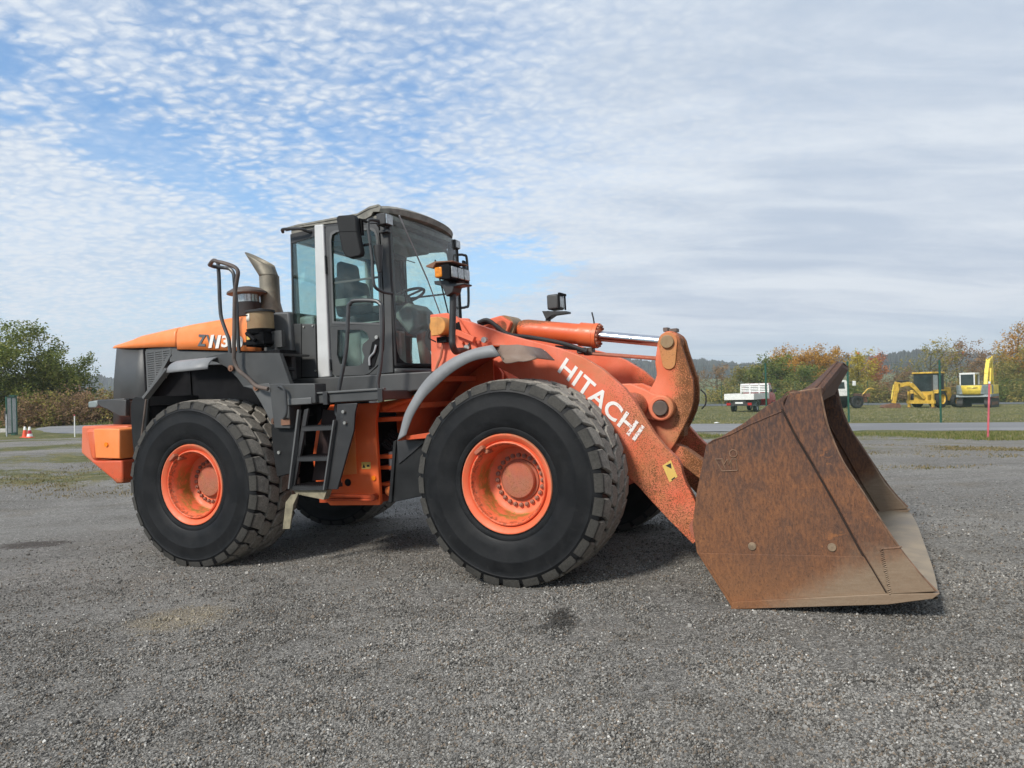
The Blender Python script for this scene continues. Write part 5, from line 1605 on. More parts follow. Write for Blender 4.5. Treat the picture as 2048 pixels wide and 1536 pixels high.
part(MB().prism([(.12, 2.035), (.38, 2.055), (1.01, 2.01), (1.0, 1.99), (.38, 2.035), (.12, 2.015)], -1.20, -.80), 'fender_deck', M_gray)
part(MB().prism([(.57, 1.725), (.88, 1.735), (.955, 1.42), (.905, 1.30), (.86, 1.41), (.78, 1.545), (.68, 1.695)], -1.262, -1.252), 'fender_lip', M_gray2, .003, parent=pan)
for x, z in ((.44, 1.905), (.735, 1.70), (.925, 1.375)):
    part(MB().lathe([(.030, -1.28), (.030, -1.262), (.012, -1.262), (.012, -1.29)], (x, 0, z), 'y', 14, True, True), 'fender_washer', M_rusty, parent=pan)
bx = part(MB().prism([(.93, 1.725), (1.45, 1.70), (1.45, 1.52), (1.15, 1.51), (1.15, 1.30), (.965, 1.31)], -1.32, -1.15), 'step_box', M_gray, .008)
part(MB().box(1.06, 1.16, -1.335, -1.32, 1.335, 1.39), 'rust_patch', M_rusty, parent=bx)
part(MB().tube(curve([(1.05, -1.33, 1.69), (1.11, -1.37, 1.69), (1.15, -1.37, 1.65), (1.16, -1.37, 1.52), (1.15, -1.37, 1.43), (1.09, -1.33, 1.395)], 6), .013, 10), 'grab_handle', M_tube, parent=bx)
part(MB().prism([(.885, 1.30), (.90, 1.36), (1.22, 1.325), (1.20, 1.20), (1.165, 1.0), (1.09, .88), (.925, .85), (.90, 1.02)], -1.27, -1.245), 'step_mud_flap', M_dkrub, .006)
part(MB().cyl((.97, 0, 1.08), .016, -1.285, -1.27, 'y', 10), 'flap_screw', M_bolt)
part(MB().prism([(1.115, .69), (1.195, .70), (1.13, .60), (1.075, .375), (.995, .37), (1.045, .62)], -1.31, -1.295), 'hanging_strap', M_wood)

# rails on the rear deck
ra = MB()
ra.tube(curve([(.15, -1.18, 2.955), (.30, -1.28, 2.965), (.41, -1.34, 2.93)] + xz(D['rail1'][1:], -1.34)[:], 5), .019, 10)
part(ra, 'deck_handrail', M_steelr)
part(MB().tube(curve([(.15, -1.18, 2.955), (.12, -1.08, 2.955), (.19, -1.02, 2.945)] + xz(D['rail2'][1:], -1.02), 5), .019, 10), 'deck_handrail', M_tube)
part(MB().tube(curve(xz(D['rail3'], -1.02), 5), .019, 10), 'deck_handrail', M_tube)

# air pre-cleaner, exhaust, grease pump
pc = part(MB().lathe([(.13, 2.52), (.135, 2.62), (.14, 2.665), (.13, 2.672)], (-.05, -.45, 0), 'z', 28, True, True), 'air_pre_cleaner', M_black)
part(MB().lathe([(.126, 2.672), (.126, 2.76)], (-.05, -.45, 0), 'z', 28), 'clear_bowl', M_lamp, parent=pc)
part(MB().lathe([(.10, 2.755), (.215, 2.765), (.212, 2.785), (.15, 2.825), (.06, 2.845), (.002, 2.848)], (-.05, -.45, 0), 'z', 32, True), 'rain_cap', M_steelr, parent=pc)
ex = MB()
ex.lathe([(.155, 2.50), (.125, 2.60), (.108, 2.68), (.108, 2.97)], (.09, -.25, 0), 'z', 26, True)
E_ = []
n = 26
for i in range(9):
    f = i / 8
    ring = []
    for k in range(n):
        a = 2 * pi * k / n
        # raked tip, cut on a slant: the back edge runs up to a point
        c0 = Vector((.09, -.25, 2.97)); axis = Vector((-.50, 0, .866))
        s = Vector((cos(a) * .866, 0, cos(a) * .5)) * .108 + Vector((0, sin(a) * .108, 0))
        L = .06 + .36 * (1 - cos(a)) / 2
        ring.append(c0 + s + axis * (L * f) - Vector((0, 0, 0.0)) + Vector((0, 0, -.054 * cos(a) * (1 - f) * 1.0)))
    E_.append([tuple(q) for q in ring] + [tuple(ring[0])])
exo = part(ex, 'exhaust_pipe', M_exh)
part(MB().grid(E_), 'exhaust_tip', M_exh, parent=exo, solid=.005, angle=60)
tk = part(MB().lathe([(.13, 2.29), (.13, 2.455)], (.565, -.97, 0), 'z', 30, True, True), 'grease_pump', M_tank)
part(MB().lathe([(.145, 2.455), (.145, 2.475), (.05, 2.49), (.01, 2.50)], (.565, -.97, 0), 'z', 30, True, True), 'tank_lid', M_black, parent=tk)
part(MB().lathe([(.125, 2.245), (.14, 2.29)], (.565, -.97, 0), 'z', 30, True, True).box(.46, .68, -1.07, -.85, 2.12, 2.25).box(.44, .70, -1.09, -.9, 2.135, 2.165).rod((.5, -1.1, 2.25), (.62, -1.12, 2.17), .02, 8), 'pump_body', M_oil, parent=tk)
part(MB().box(.66, .80, -.95, -.90, 2.10, 2.265).rod((.7, -.96, 2.25), (.7, -.97, 2.25), .012, 6), 'pump_bracket', M_gray, parent=tk)
lab = part(MB().grid([[(.565 + .1325 * sin(a), -.97 - .1325 * cos(a), z) for a in np.linspace(-1.05, -.15, 8)] for z in (2.37, 2.44)]), 'tank_label', M_paper, parent=tk, solid=.001)
part(MB().grid([[(.565 + .1335 * sin(a), -.97 - .1335 * cos(a), z + .006 * sin(a * 9)) for a in np.linspace(-.95, -.35, 6)] for z in (2.415, 2.43)]), 'label_print', M_black, parent=tk, solid=.001)
part(MB().box(.49, .53, -1.095, -1.09, 2.185, 2.22), 'yellow_tag', M_yst, parent=tk)
part(MB().box(.30, .85, -1.05, -.80, 2.03, 2.065), 'pump_shelf', M_oil)
part(MB().tube(curve([(.72, -.95, 2.09), (.80, -1.02, 1.97), (.88, -1.05, 1.89), (.98, -1.0, 1.86)], 6), .018, 8), 'grease_hose', M_black)

# platform, ladder, hand rails
pl_ = part(MB().box(1.40, 2.14, -1.28, -.74, 1.515, 1.60), 'platform', M_gray, .008)
part(MB().box(1.13, 1.41, -1.33, -.9, 1.515, 1.575), 'platform_end', M_gray2, .006, parent=pl_)
part(MB().box(1.24, 2.16, -1.30, -1.26, 1.602, 1.62), 'toe_board', M_gray2, .004, parent=pl_)
for x in (1.52, 2.10):
    part(MB().box(x, x + .05, -1.31, -1.28, 1.50, 1.62), 'rail_clamp', M_char, .004, parent=pl_)
lad = part(MB().prism(D['lad_l'], -1.30, -1.27), 'ladder', M_char, .004)
part(MB().prism([(1.645, 1.36), (1.665, 1.50), (1.88, 1.50), (1.85, 1.41), (1.83, 1.26), (1.62, .735), (1.495, .735)], -1.30, -1.28), 'ladder_side', M_char, .004, parent=lad)
part(MB().prism([(1.64, 1.36), (1.655, 1.36), (1.505, .735), (1.49, .735)], -1.34, -1.28), 'ladder_edge', M_gray2, .002, parent=lad)
part(MB().prism([(1.255, 1.47), (1.275, 1.47), (1.115, .745), (1.10, .745)], -1.34, -1.30), 'ladder_edge', M_gray2, .002, parent=lad)
for x0, x1, z in ((1.27, 1.64, 1.305), (1.20, 1.57, 1.03), (1.12, 1.50, .765)):
    rg = MB().box(x0, x1, -1.31, -1.05, z - .035, z)
    for i in range(18):
        q = x0 + (x1 - x0) * (i + .5) / 18
        rg.add([(q - .008, -1.312, z), (q + .008, -1.312, z), (q, -1.312, z + .014), (q - .008, -1.06, z), (q + .008, -1.06, z), (q, -1.06, z + .014)], [(0, 1, 2), (3, 5, 4), (0, 3, 4, 1), (1, 4, 5, 2), (2, 5, 3, 0)])
    part(rg, 'rung', M_char, parent=lad)
part(MB().prism([(1.30, 1.46), (1.60, 1.42), (1.40, .80), (1.13, .78)], -1.02, -1.005), 'ladder_back_panel', m_plain('maroon_primer', (0.035, 0.018, 0.017), .6), parent=lad)
part(MB().prism([(1.10, .74), (1.50, .74), (1.45, .64), (1.15, .69)], -1.28, -1.2), 'ladder_foot', M_wood, parent=lad)
part(MB().tube(curve(xz(D['rail4'][:-1], -1.14) + [(1.66, -1.2, 1.385), (1.72, -1.3, 1.39)], 5), .019, 10), 'boarding_handrail', M_tube)
for x, z in ((1.74, 1.43), (1.75, 1.33)): part(MB().cyl((x, 0, z), .016, -1.325, -1.30, 'y', 6), 'rail_bolt', M_bolt)

# ------------------------------------------------ cab
CY = -.74
cab = part(MB().prism([(.78, 1.775), (2.40, 1.755), (2.385, 1.585), (2.23, 1.585), (1.87, 1.56), (.80, 1.585)], -.86, .86), 'cab', M_gray, .012)
def cpart(mb, name, mat, bevel=.0, **k): return part(mb, name, mat, bevel, parent=cab, **k)
# roof: plan bows out at the front
def roof_row(x, zt, zb):
    return x, zt, zb
top = [(.745, 3.318), (.78, 3.34), (.90, 3.352), (1.40, 3.352), (1.62, 3.356), (1.70, 3.382), (1.76, 3.398), (1.84, 3.404)]
rows = []
ys = np.linspace(-1, 1, 17)
def halfw(x): return .745 + .01 * sin((x - .7) * 2.2)
for x, z in top:
    rows.append([(x, halfw(x) * q, z - .05 * max(0, abs(q) - .90) / .10 * .6) for q in ys])
rows.append([(1.86 + .17 * (1 - q * q) ** .75, halfw(1.86) * q, 3.400 - .02 * abs(q) ** 6) for q in ys])
rows.append([(1.885 + .19 * (1 - q * q) ** .75, (halfw(1.86) + .004) * q, 3.372 - .02 * abs(q) ** 6) for q in ys])
rows.append([(1.875 + .185 * (1 - q * q) ** .75, (halfw(1.86) + .002) * q, 3.318 + .0 * q) for q in ys])
rows.append([(1.83 + .15 * (1 - q * q) ** .75, halfw(1.86) * .97 * q, 3.30) for q in ys])
rf = MB().grid(rows)
# side skirts and floor of the roof
for s in (-1, 1):
    rf.prism([(.745, 3.32), (.80, 3.31), (1.22, 3.297), (1.39, 3.29), (1.62, 3.285), (1.71, 3.28), (1.77, 3.30), (1.80, 3.335), (1.868, 3.325), (1.888, 3.372), (1.86, 3.398), (1.76, 3.392), (1.70, 3.372), (1.62, 3.346), (.90, 3.34), (.78, 3.33)], s * .745, s * .715)
rf.box(.80, 1.95, -.72, .72, 3.255, 3.30)
cpart(rf, 'roof', M_roof, angle=40, fixn=True)
cpart(MB().box(.85, 1.86, -.68, .68, 3.19, 3.252).box(1.1, 1.75, -.45, .45, 3.12, 3.2), 'headliner', M_inside, .02)
# near side: pillars, door, panels (and the same on the far side)
dw = [(1.29, 3.13), (1.305, 3.185), (1.355, 3.205), (1.765, 3.172), (1.805, 3.145), (1.825, 3.08), (1.82, 2.50), (1.812, 2.25), (1.272, 2.315)]
dl = [(1.315, 2.235), (1.42, 2.228), (1.60, 2.212), (1.655, 2.175), (1.672, 2.115), (1.60, 2.07), (1.585, 2.02), (1.61, 1.95), (1.585, 1.885), (1.54, 1.865), (1.37, 1.872), (1.32, 1.90), (1.292, 1.99)]
dout = [(1.235, 3.25), (1.26, 3.268), (1.82, 3.215), (1.848, 3.17), (1.856, 2.5), (1.845, 2.20), (1.825, 2.0), (1.765, 1.865), (1.66, 1.785), (1.60, 1.772), (1.25, 1.785), (1.225, 1.81)]
def ring(outer, inner, y0, y1):
    """plate with an opening: skin between two loops of equal count"""
    n = 48
    def even(poly):
        P = [Vector((a, 0, b)) for a, b in poly]; P.append(P[0])
        L = [0]
        for a, b in zip(P, P[1:]): L.append(L[-1] + (b - a).length)
        return P, L
    cx = sum(p[0] for p in inner) / len(inner); cz = sum(p[1] for p in inner) / len(inner)
    def cast(poly, ang):
        d = (cos(ang), sin(ang)); best = None
        for (x0, z0), (x1, z1) in zip(poly, poly[1:] + poly[:1]):
            ex_, ez_ = x1 - x0, z1 - z0
            det = -d[0] * ez_ + d[1] * ex_
            if abs(det) < 1e-12: continue
            t = (-(x0 - cx) * ez_ + (z0 - cz) * ex_) / det
            u = (d[0] * (z0 - cz) - d[1] * (x0 - cx)) / det
            if t > 0 and -1e-6 <= u <= 1 + 1e-6 and (best is None or t < best): best = t
        return (cx + d[0] * (best or .01), cz + d[1] * (best or .01))
    angs = sorted([atan2(p[1] - cz, p[0] - cx) for p in outer + inner] + [2 * pi * i / n - pi for i in range(n)])
    A = [cast(outer, a) for a in angs]; B = [cast(inner, a) for a in angs]
    m = len(angs); mb = MB()
    vs = [(p[0], y, p[1]) for y in (y0, y1) for p in A + B]
    fs = []
    for i in range(m):
        j = (i + 1) % m
        fs += [(i, j, m + j, m + i), (2 * m + i, 3 * m + i, 3 * m + j, 2 * m + j), (i, 2 * m + i, 2 * m + j, j), (m + i, m + j, 3 * m + j, 3 * m + i)]
    return mb.add(vs, fs)
def split(poly, z, keep_up):
    out = []
    for (x0, z0), (x1, z1) in zip(poly, poly[1:] + poly[:1]):
        i0, i1 = (z0 >= z) == keep_up, (z1 >= z) == keep_up
        if i0: out.append((x0, z0))
        if i0 != i1:
            t = (z - z0) / (z1 - z0); out.append((x0 + (x1 - x0) * t, z))
    return out
dw_near = dw
for s in (-1, 1):
    Y0, Y1 = s * .742, s * .700
    dw = dw_near if s < 0 else [(1.262, 3.14), (1.275, 3.20), (1.32, 3.235), (1.79, 3.20), (1.83, 3.165), (1.842, 3.08), (1.84, 2.50), (1.832, 2.285), (1.255, 2.29)]
    dn = ring(split(dout, 2.272, True), dw, Y0, Y1)
    dn.v += []
    dq = dl if s < 0 else [(1.30, 2.24), (1.62, 2.215), (1.78, 2.20), (1.79, 2.0), (1.72, 1.88), (1.62, 1.83), (1.34, 1.84), (1.29, 1.90), (1.285, 2.05)]
    lowr = ring(split(dout, 2.270, False), dq, Y0, Y1)
    b = len(dn.v); dn.v += lowr.v; dn.f += [tuple(i + b for i in q) for q in lowr.f]
    cpart(dn, 'door', M_gray, angle=30)
    cpart(ring([(x + (.012 if x > 1.5 else -.012), z + (.012 if z > 2.7 else -.012)) for x, z in dw], [(x - (.008 if x > 1.5 else -.008), z - (.008 if z > 2.7 else -.008)) for x, z in dw], s * .747, s * .742), 'window_seal', M_gray2)
    cpart(MB().prism(dw, s * .728, s * .722), 'window', M_glass)
    cpart(MB().prism(dq, s * .728, s * .722), 'lower_window', M_glass)
    cpart(MB().box(1.28, 1.82, s * .725, s * .715, 2.695, 2.715), 'window_rail', M_gray2)
    cpart(MB().prism([(.80, 3.255), (1.10, 3.275), (1.10, 3.19), (.80, 3.155)], s * .74, s * .69), 'rear_header', M_char, .004)
    cpart(MB().prism([(.805, 3.155), (1.10, 3.19), (1.065, 2.32), (.755, 2.35)], s * .735, s * .728), 'rear_quarter_window', M_glass)
    cpart(MB().prism([(.76, 2.348), (1.055, 2.316), (1.04, 1.785), (.72, 1.795)], s * .75, s * .69), 'rear_quarter_panel', M_gray, .006)
    cpart(MB().prism([(.885, 2.336), (.893, 2.336), (.862, 1.79), (.854, 1.79)], s * .7525, s * .75), 'panel_seam', M_oil)
    cpart(MB().prism([(1.118, 3.30), (1.225, 3.295), (1.212, 1.778), (1.058, 1.774)] if False else [(1.115, 3.30), (1.222, 3.295), (1.208, 1.778), (1.062, 1.774)], s * .762, s * .69), 'b_post', M_white2 if s < 0 else M_gray, .012)
    cpart(MB().prism([(.800, 3.25), (.815, 3.25), (.765, 1.79), (.75, 1.79)], s * .738, s * .68), 'rear_post', M_char)
    cpart(MB().prism([(1.225, 3.29), (1.86, 3.26), (1.86, 3.222), (1.225, 3.262)], s * .738, s * .69), 'door_header', M_char)
    cpart(MB().prism([(1.865, 3.27), (1.955, 3.27), (1.948, 2.5), (1.925, 1.775), (1.60, 1.765), (1.655, 1.775), (1.775, 1.855), (1.838, 2.0), (1.858, 2.2), (1.868, 2.5)], s * .745, s * .66), 'a_post', M_gray, .008)
    cpart(MB().box(1.222, 1.232, s * .765, s * .745, 2.80, 2.98).box(1.215, 1.225, s * .765, s * .745, 1.84, 1.95), 'door_hinge', M_char)
for x, z in ((.92, 2.30), (1.03, 2.30), (1.035, 1.85)): cpart(MB().cyl((x, 0, z), .009, -.762, -.75, 'y', 8), 'panel_bolt', M_bolt)
cpart(MB().tube(curve([(.76, -.80, 3.27), (.80, -.84, 3.285), (.98, -.82, 3.27), (1.03, -.78, 3.25), (1.06, -.745, 3.24)], 5), .016, 8), 'roof_grab_rail', M_char)
hn = MB().prism([(1.79, 2.12), (1.805, 2.05), (1.72, 1.85), (1.66, 1.82), (1.655, 1.90), (1.71, 2.08)], -.748, -.742)
cpart(hn, 'handle_recess', M_oil)
cpart(MB().tube(curve(xz(D['door_handle'], -.762), 5), .011, 8), 'door_handle', M_galv)
cpart(MB().cyl((1.765, 0, 2.125), .018, -.757, -.745, 'y', 12), 'door_lock', M_bolt)
# rear wall
cpart(ring([(-.69, 3.25), (.69, 3.25), (.69, 1.78), (-.69, 1.78)], [(-.65, 3.19), (.65, 3.19), (.65, 2.30), (-.65, 2.30)], .80, .76), 'rear_wall', M_inside).data.transform(Matrix(((0, 1, 0, 0), (1, 0, 0, 0), (0, 0, 1, 0), (0, 0, 0, 1))))
cpart(MB().box(.775, .785, -.64, .64, 2.31, 3.18), 'rear_window', M_glass)
# windscreen: bowed sheet between the front posts
def wsx(q, z): return 1.945 + .085 * (1 - q * q) ** .8 - .02 * (3.28 - z) / 1.5 * 0
rows = []
zz = [1.835, 1.86, 1.90, 2.2, 2.6, 3.0, 3.24, 3.285]
for z in zz:
    w = .735 - (.06 if z < 1.84 else .02 if z < 1.87 else 0)
    rows.append([(wsx(q, z), w * q, z) for q in np.linspace(-1, 1, 15)])
cpart(MB().grid(rows), 'windscreen', M_screen, angle=60)
rows = [[(wsx(q, z) + .004, .745 * q, z) for q in np.linspace(-1, 1, 15)] for z in (1.755, 1.812)]
cpart(MB().grid(rows), 'windscreen_sill', M_gray, solid=.03, angle=60)
rows = [[(wsx(q, z) + .006, .738 * q, z) for q in np.linspace(-1, 1, 15)] for z in (1.812, 1.862)]
cpart(MB().grid(rows), 'screen_border', M_oil, solid=.02, angle=60)
for s in (-1, 1): cpart(MB().add([(wsx(a, b) + .010, s * .738 * a, b) for a, b in ((1, 1.86), (.80, 1.86), (.86, 1.875), (.93, 1.91), (.965, 1.97), (.975, 2.05), (1, 2.2))], [(0, 1, 2, 3, 4, 5, 6)]), 'border_corner', M_oil, solid=.004)
for s in (-1, 1):
    cpart(MB().tube([(1.952, s * .733, 1.84), (1.955, s * .735, 2.6), (1.955, s * .733, 3.28)], .012, 6), 'screen_seal', M_black)
rows = [[(wsx(q, z) - .006, .72 * q, z - .10 * (1 - q * q)) for q in np.linspace(-1, 1, 15)] for z in (3.18, 3.285)]
wl = cpart(MB().box(1.90, 2.0, -.86, -.73, 3.165, 3.275), 'work_lamp', M_char, .01)
cpart(MB().box(2.0, 2.008, -.85, -.74, 3.175, 3.262), 'lamp_lens', M_lamp)
cpart(MB().box(1.90, 2.0, .60, .72, 3.19, 3.29), 'work_lamp', M_char, .01)
cpart(MB().box(2.0, 2.008, .61, .71, 3.20, 3.28), 'lamp_lens', M_lamp)
cpart(MB().rod((1.97, -.80, 3.165), (1.93, -.76, 3.12), .012, 6).box(1.88, 1.98, -.80, -.74, 3.11, 3.13), 'lamp_bracket', M_tube)
cpart(MB().rod((2.035, -.66, 3.28), (2.055, -.20, 2.72), .008, 6).rod((2.055, -.20, 2.72), (2.055, .06, 2.36), .007, 6), 'wiper_arm', M_galv)
cpart(MB().rod((2.06, -.02, 2.95), (2.06, .22, 2.40), .008, 5), 'wiper_blade', M_black)
# inside
st_ = cpart(MB().prism([(1.02, 2.42), (1.45, 2.45), (1.50, 2.38), (1.45, 2.28), (1.02, 2.26)], -.30, .28), 'seat', M_seat, .04)
cpart(MB().prism([(.98, 2.42), (1.12, 2.44), (1.05, 2.86), (.93, 2.86)], -.30, .28), 'seat_backrest', M_seat, .05)
cpart(MB().prism([(.93, 2.84), (1.05, 2.84), (1.03, 3.04), (.94, 3.05)], -.20, .14), 'headrest', M_seat, .05)
cpart(MB().box(1.05, 1.45, -.40, -.32, 2.52, 2.60).box(1.05, 1.5, .30, .42, 2.48, 2.60).rod((1.42, .36, 2.6), (1.42, .36, 2.74), .02, 8), 'armrests', M_inside, .02)
cpart(MB().box(1.0, 1.5, -.25, .25, 1.80, 2.27), 'seat_base', M_inside, .02)
cpart(MB().box(.80, 1.93, -.70, .70, 1.776, 1.80), 'cab_floor', M_inside)
cpart(MB().box(.80, .98, -.68, .68, 1.80, 2.42), 'rear_shelf', M_inside, .03)
cpart(MB().prism([(1.62, 2.40), (1.80, 2.52), (1.90, 2.42), (1.88, 2.25), (1.80, 2.18), (1.72, 2.28)], -.20, .22).prism([(1.86, 2.30), (1.93, 1.80), (1.84, 1.80), (1.79, 2.25)], -.07, .09), 'steering_column', M_inside, .03)
sw = MB(); c0 = Vector((1.72, -.05, 2.60)); a1 = Vector((.90, 0, -.25)).normalized() if False else Vector((cos(.55), 0, -sin(.55) + .0)); a1 = Vector((.86, 0, .50 * -1 + .0))
e1 = Vector((.90, 0, .32)).normalized(); e2 = Vector((0, 1, 0))
sw.tube([c0 + (e1 * cos(t) + e2 * sin(t)) * .19 for t in np.linspace(0, 2 * pi, 33)], .015, 8, False)
for t in (0.2, 2.3, 4.4): sw.rod(c0, c0 + (e1 * cos(t) + e2 * sin(t)) * .19, .012, 6)
sw.rod(c0, c0 + Vector((.10, 0, -.2)), .03, 8)
cpart(sw, 'steering_wheel', M_seat)
cpart(MB().box(1.76, 1.86, -.64, -.54, 1.80, 2.95).box(1.5, 1.75, -.64, -.45, 1.80, 2.30), 'side_console', M_inside, .02)
cpart(MB().box(1.66, 1.84, -.42, -.30, 2.50, 2.56), 'monitor', m_plain('display_case', (.22, .25, .20), .5), .01)
cpart(MB().tube(curve([(1.78, -.5, 2.95), (1.86, -.42, 2.85), (1.88, -.36, 2.7), (1.84, -.34, 2.62), (1.80, -.34, 2.56)], 6), .008, 6), 'cable', M_black)
cpart(MB().box(1.62, 1.66, -.20, .06, 3.0, 3.05).rod((1.64, -.45, 3.02), (1.64, .3, 3.02), .006, 6), 'inside_mirror', M_black, .01)
cpart(MB().box(1.88, 1.90, -.64, -.60, 1.95, 2.17).box(1.88, 1.90, -.56, -.52, 1.95, 2.17), 'gas_struts', M_galv)

# mirrors
mi = part(MB().prism([(1.61, 3.23), (1.63, 3.25), (1.80, 3.235), (1.825, 3.20), (1.83, 3.09), (1.868, 2.88), (1.853, 2.845), (1.745, 2.835), (1.685, 2.865), (1.655, 2.93)], -1.09, -1.02), 'mirror', M_dkrub, .025)
part(MB().prism([(1.632, 3.10), (1.842, 3.075), (1.845, 3.07), (1.634, 3.095)], -1.0925, -1.0895), 'mirror_seam', M_oil, parent=mi)
mt = MB().tube(curve([(1.95, -.76, 3.20), (1.90, -.95, 3.20), (1.885, -.98, 3.15), (1.90, -.98, 2.93), (1.91, -.98, 2.80), (1.91, -.98, 2.63), (1.92, -.96, 2.56), (1.94, -.86, 2.53), (1.965, -.76, 2.525)], 5), .015, 10)
part(mt, 'mirror_arm', M_tube)
part(MB().rod((1.82, -1.0, 2.96), (1.91, -.98, 2.965), .013, 8).rod((1.82, -1.03, 3.2), (1.89, -.98, 3.17), .013, 8).box(1.815, 1.85, -1.03, -1.0, 3.05, 3.2), 'mirror_clamp', M_oil, parent=mi)
part(MB().lathe([(.018, 2.70), (.04, 2.87), (.045, 2.95), (.02, 2.96)], (1.955, -.94, 0), 'z', 12, True, True), 'small_mirror', M_char)
mf = part(MB().box(1.98, 2.01, .77, .84, 2.92, 3.08), 'mirror', M_dkrub, .02)
part(MB().tube(curve([(1.95, .74, 3.14), (2.0, .80, 3.14), (2.02, .84, 3.08), (2.02, .82, 2.60), (2.0, .78, 2.54), (1.96, .74, 2.53)], 5), .015, 8), 'mirror_arm', M_tube)

# ------------------------------------------------ front frame, fenders, head lamps (steered with the front half)
def fpart(mb, name, mat, bevel=0.0, **k): return part(mb, name, mat, bevel, True, **k)
ff = MB()
ff.prism([(2.05, .60), (2.05, 1.45), (2.35, 1.60), (2.60, 2.05), (3.0, 1.75), (3.30, 1.25), (3.95, 1.05), (4.0, .60)], -.46, .46)
ff.cyl((3.45, 0, .80), .18, -.95, .95, 'y', 20)
ff.lathe([(.30, -.25), (.36, 0), (.30, .25)], (3.45, 0, .80), 'y', 20, True, True)
fpart(ff, 'front_frame', M_under, .01)
tw = [(2.410, 2.285), (2.585, 2.285), (2.69, 2.24), (2.83, 2.035), (2.92, 1.865), (3.02, 1.68), (3.03, 1.20), (2.76, 1.10), (2.43, 1.0), (2.38, 1.21), (2.378, 1.49), (2.39, 1.75)]
for s in (-1, 1):
    t_ = fpart(MB().prism(tw, s * .715, s * .675), 'tower_plate', M_front, .008)
    fpart(MB().prism([(2.41, 2.275), (2.69, 2.24), (3.02, 1.70), (3.0, 1.2), (2.42, 1.05)], s * .50, s * .46), 'tower_inner_plate', M_front, .006)
    fpart(MB().prism([(2.44, 2.27), (2.56, 2.27), (2.52, 2.15), (2.44, 2.15)], s * .675, s * .50), 'tower_web', M_under)
    if s < 0:
        fpart(MB().bar((2.70, -.745, 2.095), (2.885, -.745, 2.01), .05, .05), 'tower_gusset', M_front, .004, parent=t_)
        fpart(MB().prism([(2.66, 2.17), (2.72, 2.19), (2.74, 2.10), (2.69, 2.07)], -.722, -.714), 'pin_opening', M_oil, parent=t_)
        for x, z, r_ in ((2.98, 2.0, .026), (2.925, 1.985, .014), (2.80, 1.945, .026), (2.75, 1.995, .014), (2.80, 2.05, .012)):
            fpart(MB().cyl((x, 0, z), r_, -.755, -.715, 'y', 14), 'tower_bolt', M_bolt if r_ > .02 else M_front, parent=t_)
        fpart(MB().prism([(2.72, 1.90), (2.82, 1.99), (2.83, 1.93), (2.78, 1.86)], -.735, -.716), 'lamp_post_flange', M_char, .003, parent=t_)
wm = fpart(MB().cyl((2.57, 0, 2.155), .085, -.86, -.716, 'y', 26), 'beacon_motor', M_tan, .008)
fpart(MB().prism([(2.50, 2.24), (2.58, 2.24), (2.58, 2.07), (2.50, 2.07)], -.862, -.83), 'motor_cover', M_tan, .006, parent=wm)
fpart(MB().tube(curve([(2.50, -.82, 2.14), (2.46, -.82, 2.11), (2.45, -.82, 2.06), (2.50, -.78, 2.02)], 6), .006, 6), 'motor_wire', M_black, parent=wm)
fpart(MB().box(2.52, 2.62, -.80, -.716, 2.01, 2.06), 'motor_bracket', M_oil, parent=wm)
fpart(MB().tube([(2.565, -.76, 2.01), (2.53, -.76, 1.88), (2.50, -.76, 1.83), (2.44, -.75, 1.72)], .012, 6), 'brake_line', M_hub)
fpart(MB().lathe([(.10, -.22), (.30, -.22), (.30, .22), (.10, .22)], (2.34, -.42, 2.05), 'y', 24, True, True) if False else MB().cyl((2.43, 0, 2.06), .13, -.66, -.52, 'y', 24), 'hose_drum', M_black)

# fender: rim strip, skin, ribs
fo, fi = D['fend_out'], D['fend_in']
for s in (-1, 1):
    st_ = MB()
    n = min(len(fo), len(fi))
    A = curve([(a, 0, b) for a, b in fo], 4); B = curve([(a, 0, b) for a, b in fi], 4)
    A = [A[int(round(i * (len(A) - 1) / 32))] for i in range(33)]; B = [B[int(round(i * (len(B) - 1) / 32))] for i in range(33)]
    st_.grid([[(p.x, s * 1.365, p.z) for p in A], [(p.x, s * 1.365, p.z) for p in B]])
    fpart(st_, 'front_fender', M_strip, solid=.012, angle=30)
    skin = MB().grid([[(p.x, y, p.z - .003) for p in A] for y in (s * 1.36, s * 1.0, s * .72)])
    sk = fpart(skin, 'fender_skin', M_under, solid=.012, angle=60)
    for x, z in ((2.64, 1.45), (2.83, 1.66)):
        fpart(MB().bar((x, s * 1.34, z), (x + .02, s * .72, z), .05, .045), 'fender_rib', M_under, .003, parent=sk)
    T0, T1 = curve(D['tip_top'], 6), curve(D['tip_bot'], 4)
    T0 = [T0[int(round(i * (len(T0) - 1) / 12))] for i in range(13)]; T1 = [T1[int(round(i * (len(T1) - 1) / 12))] for i in range(13)]
    tp = MB().grid([[(p.x, s * .85, p.z - .01) for p in T0], [(p.x, s * -p.y * -1 if False else s * abs(p.y), p.z) for p in T0], [((p.x + q.x) / 2, s * (abs(p.y) + abs(q.y)) / 2, (p.z + q.z) / 2 + .006) for p, q in zip(T0, T1)], [(p.x, s * abs(p.y), p.z) for p in T1]])
    fpart(tp, 'fender_end', M_brownst, solid=.008, angle=30, label='bent scratched brown end of the fender')
    fpart(MB().prism(D['flap_shelf'], s * 1.33, s * .8), 'flap_holder', M_under, .004)
    fpart(MB().prism(D['flap'], s * 1.23, s * 1.205).prism([(2.30, 1.15), (2.33, 1.16), (2.25, .62), (2.21, .61)], s * 1.25, s * 1.0), 'front_mud_flap', M_dkrub, .005)
    fpart(MB().prism([(2.33, 1.16), (2.64, 1.15), (2.42, 1.0), (2.34, .95)], s * 1.242, s * 1.23), 'flap_plate', M_char, .003)
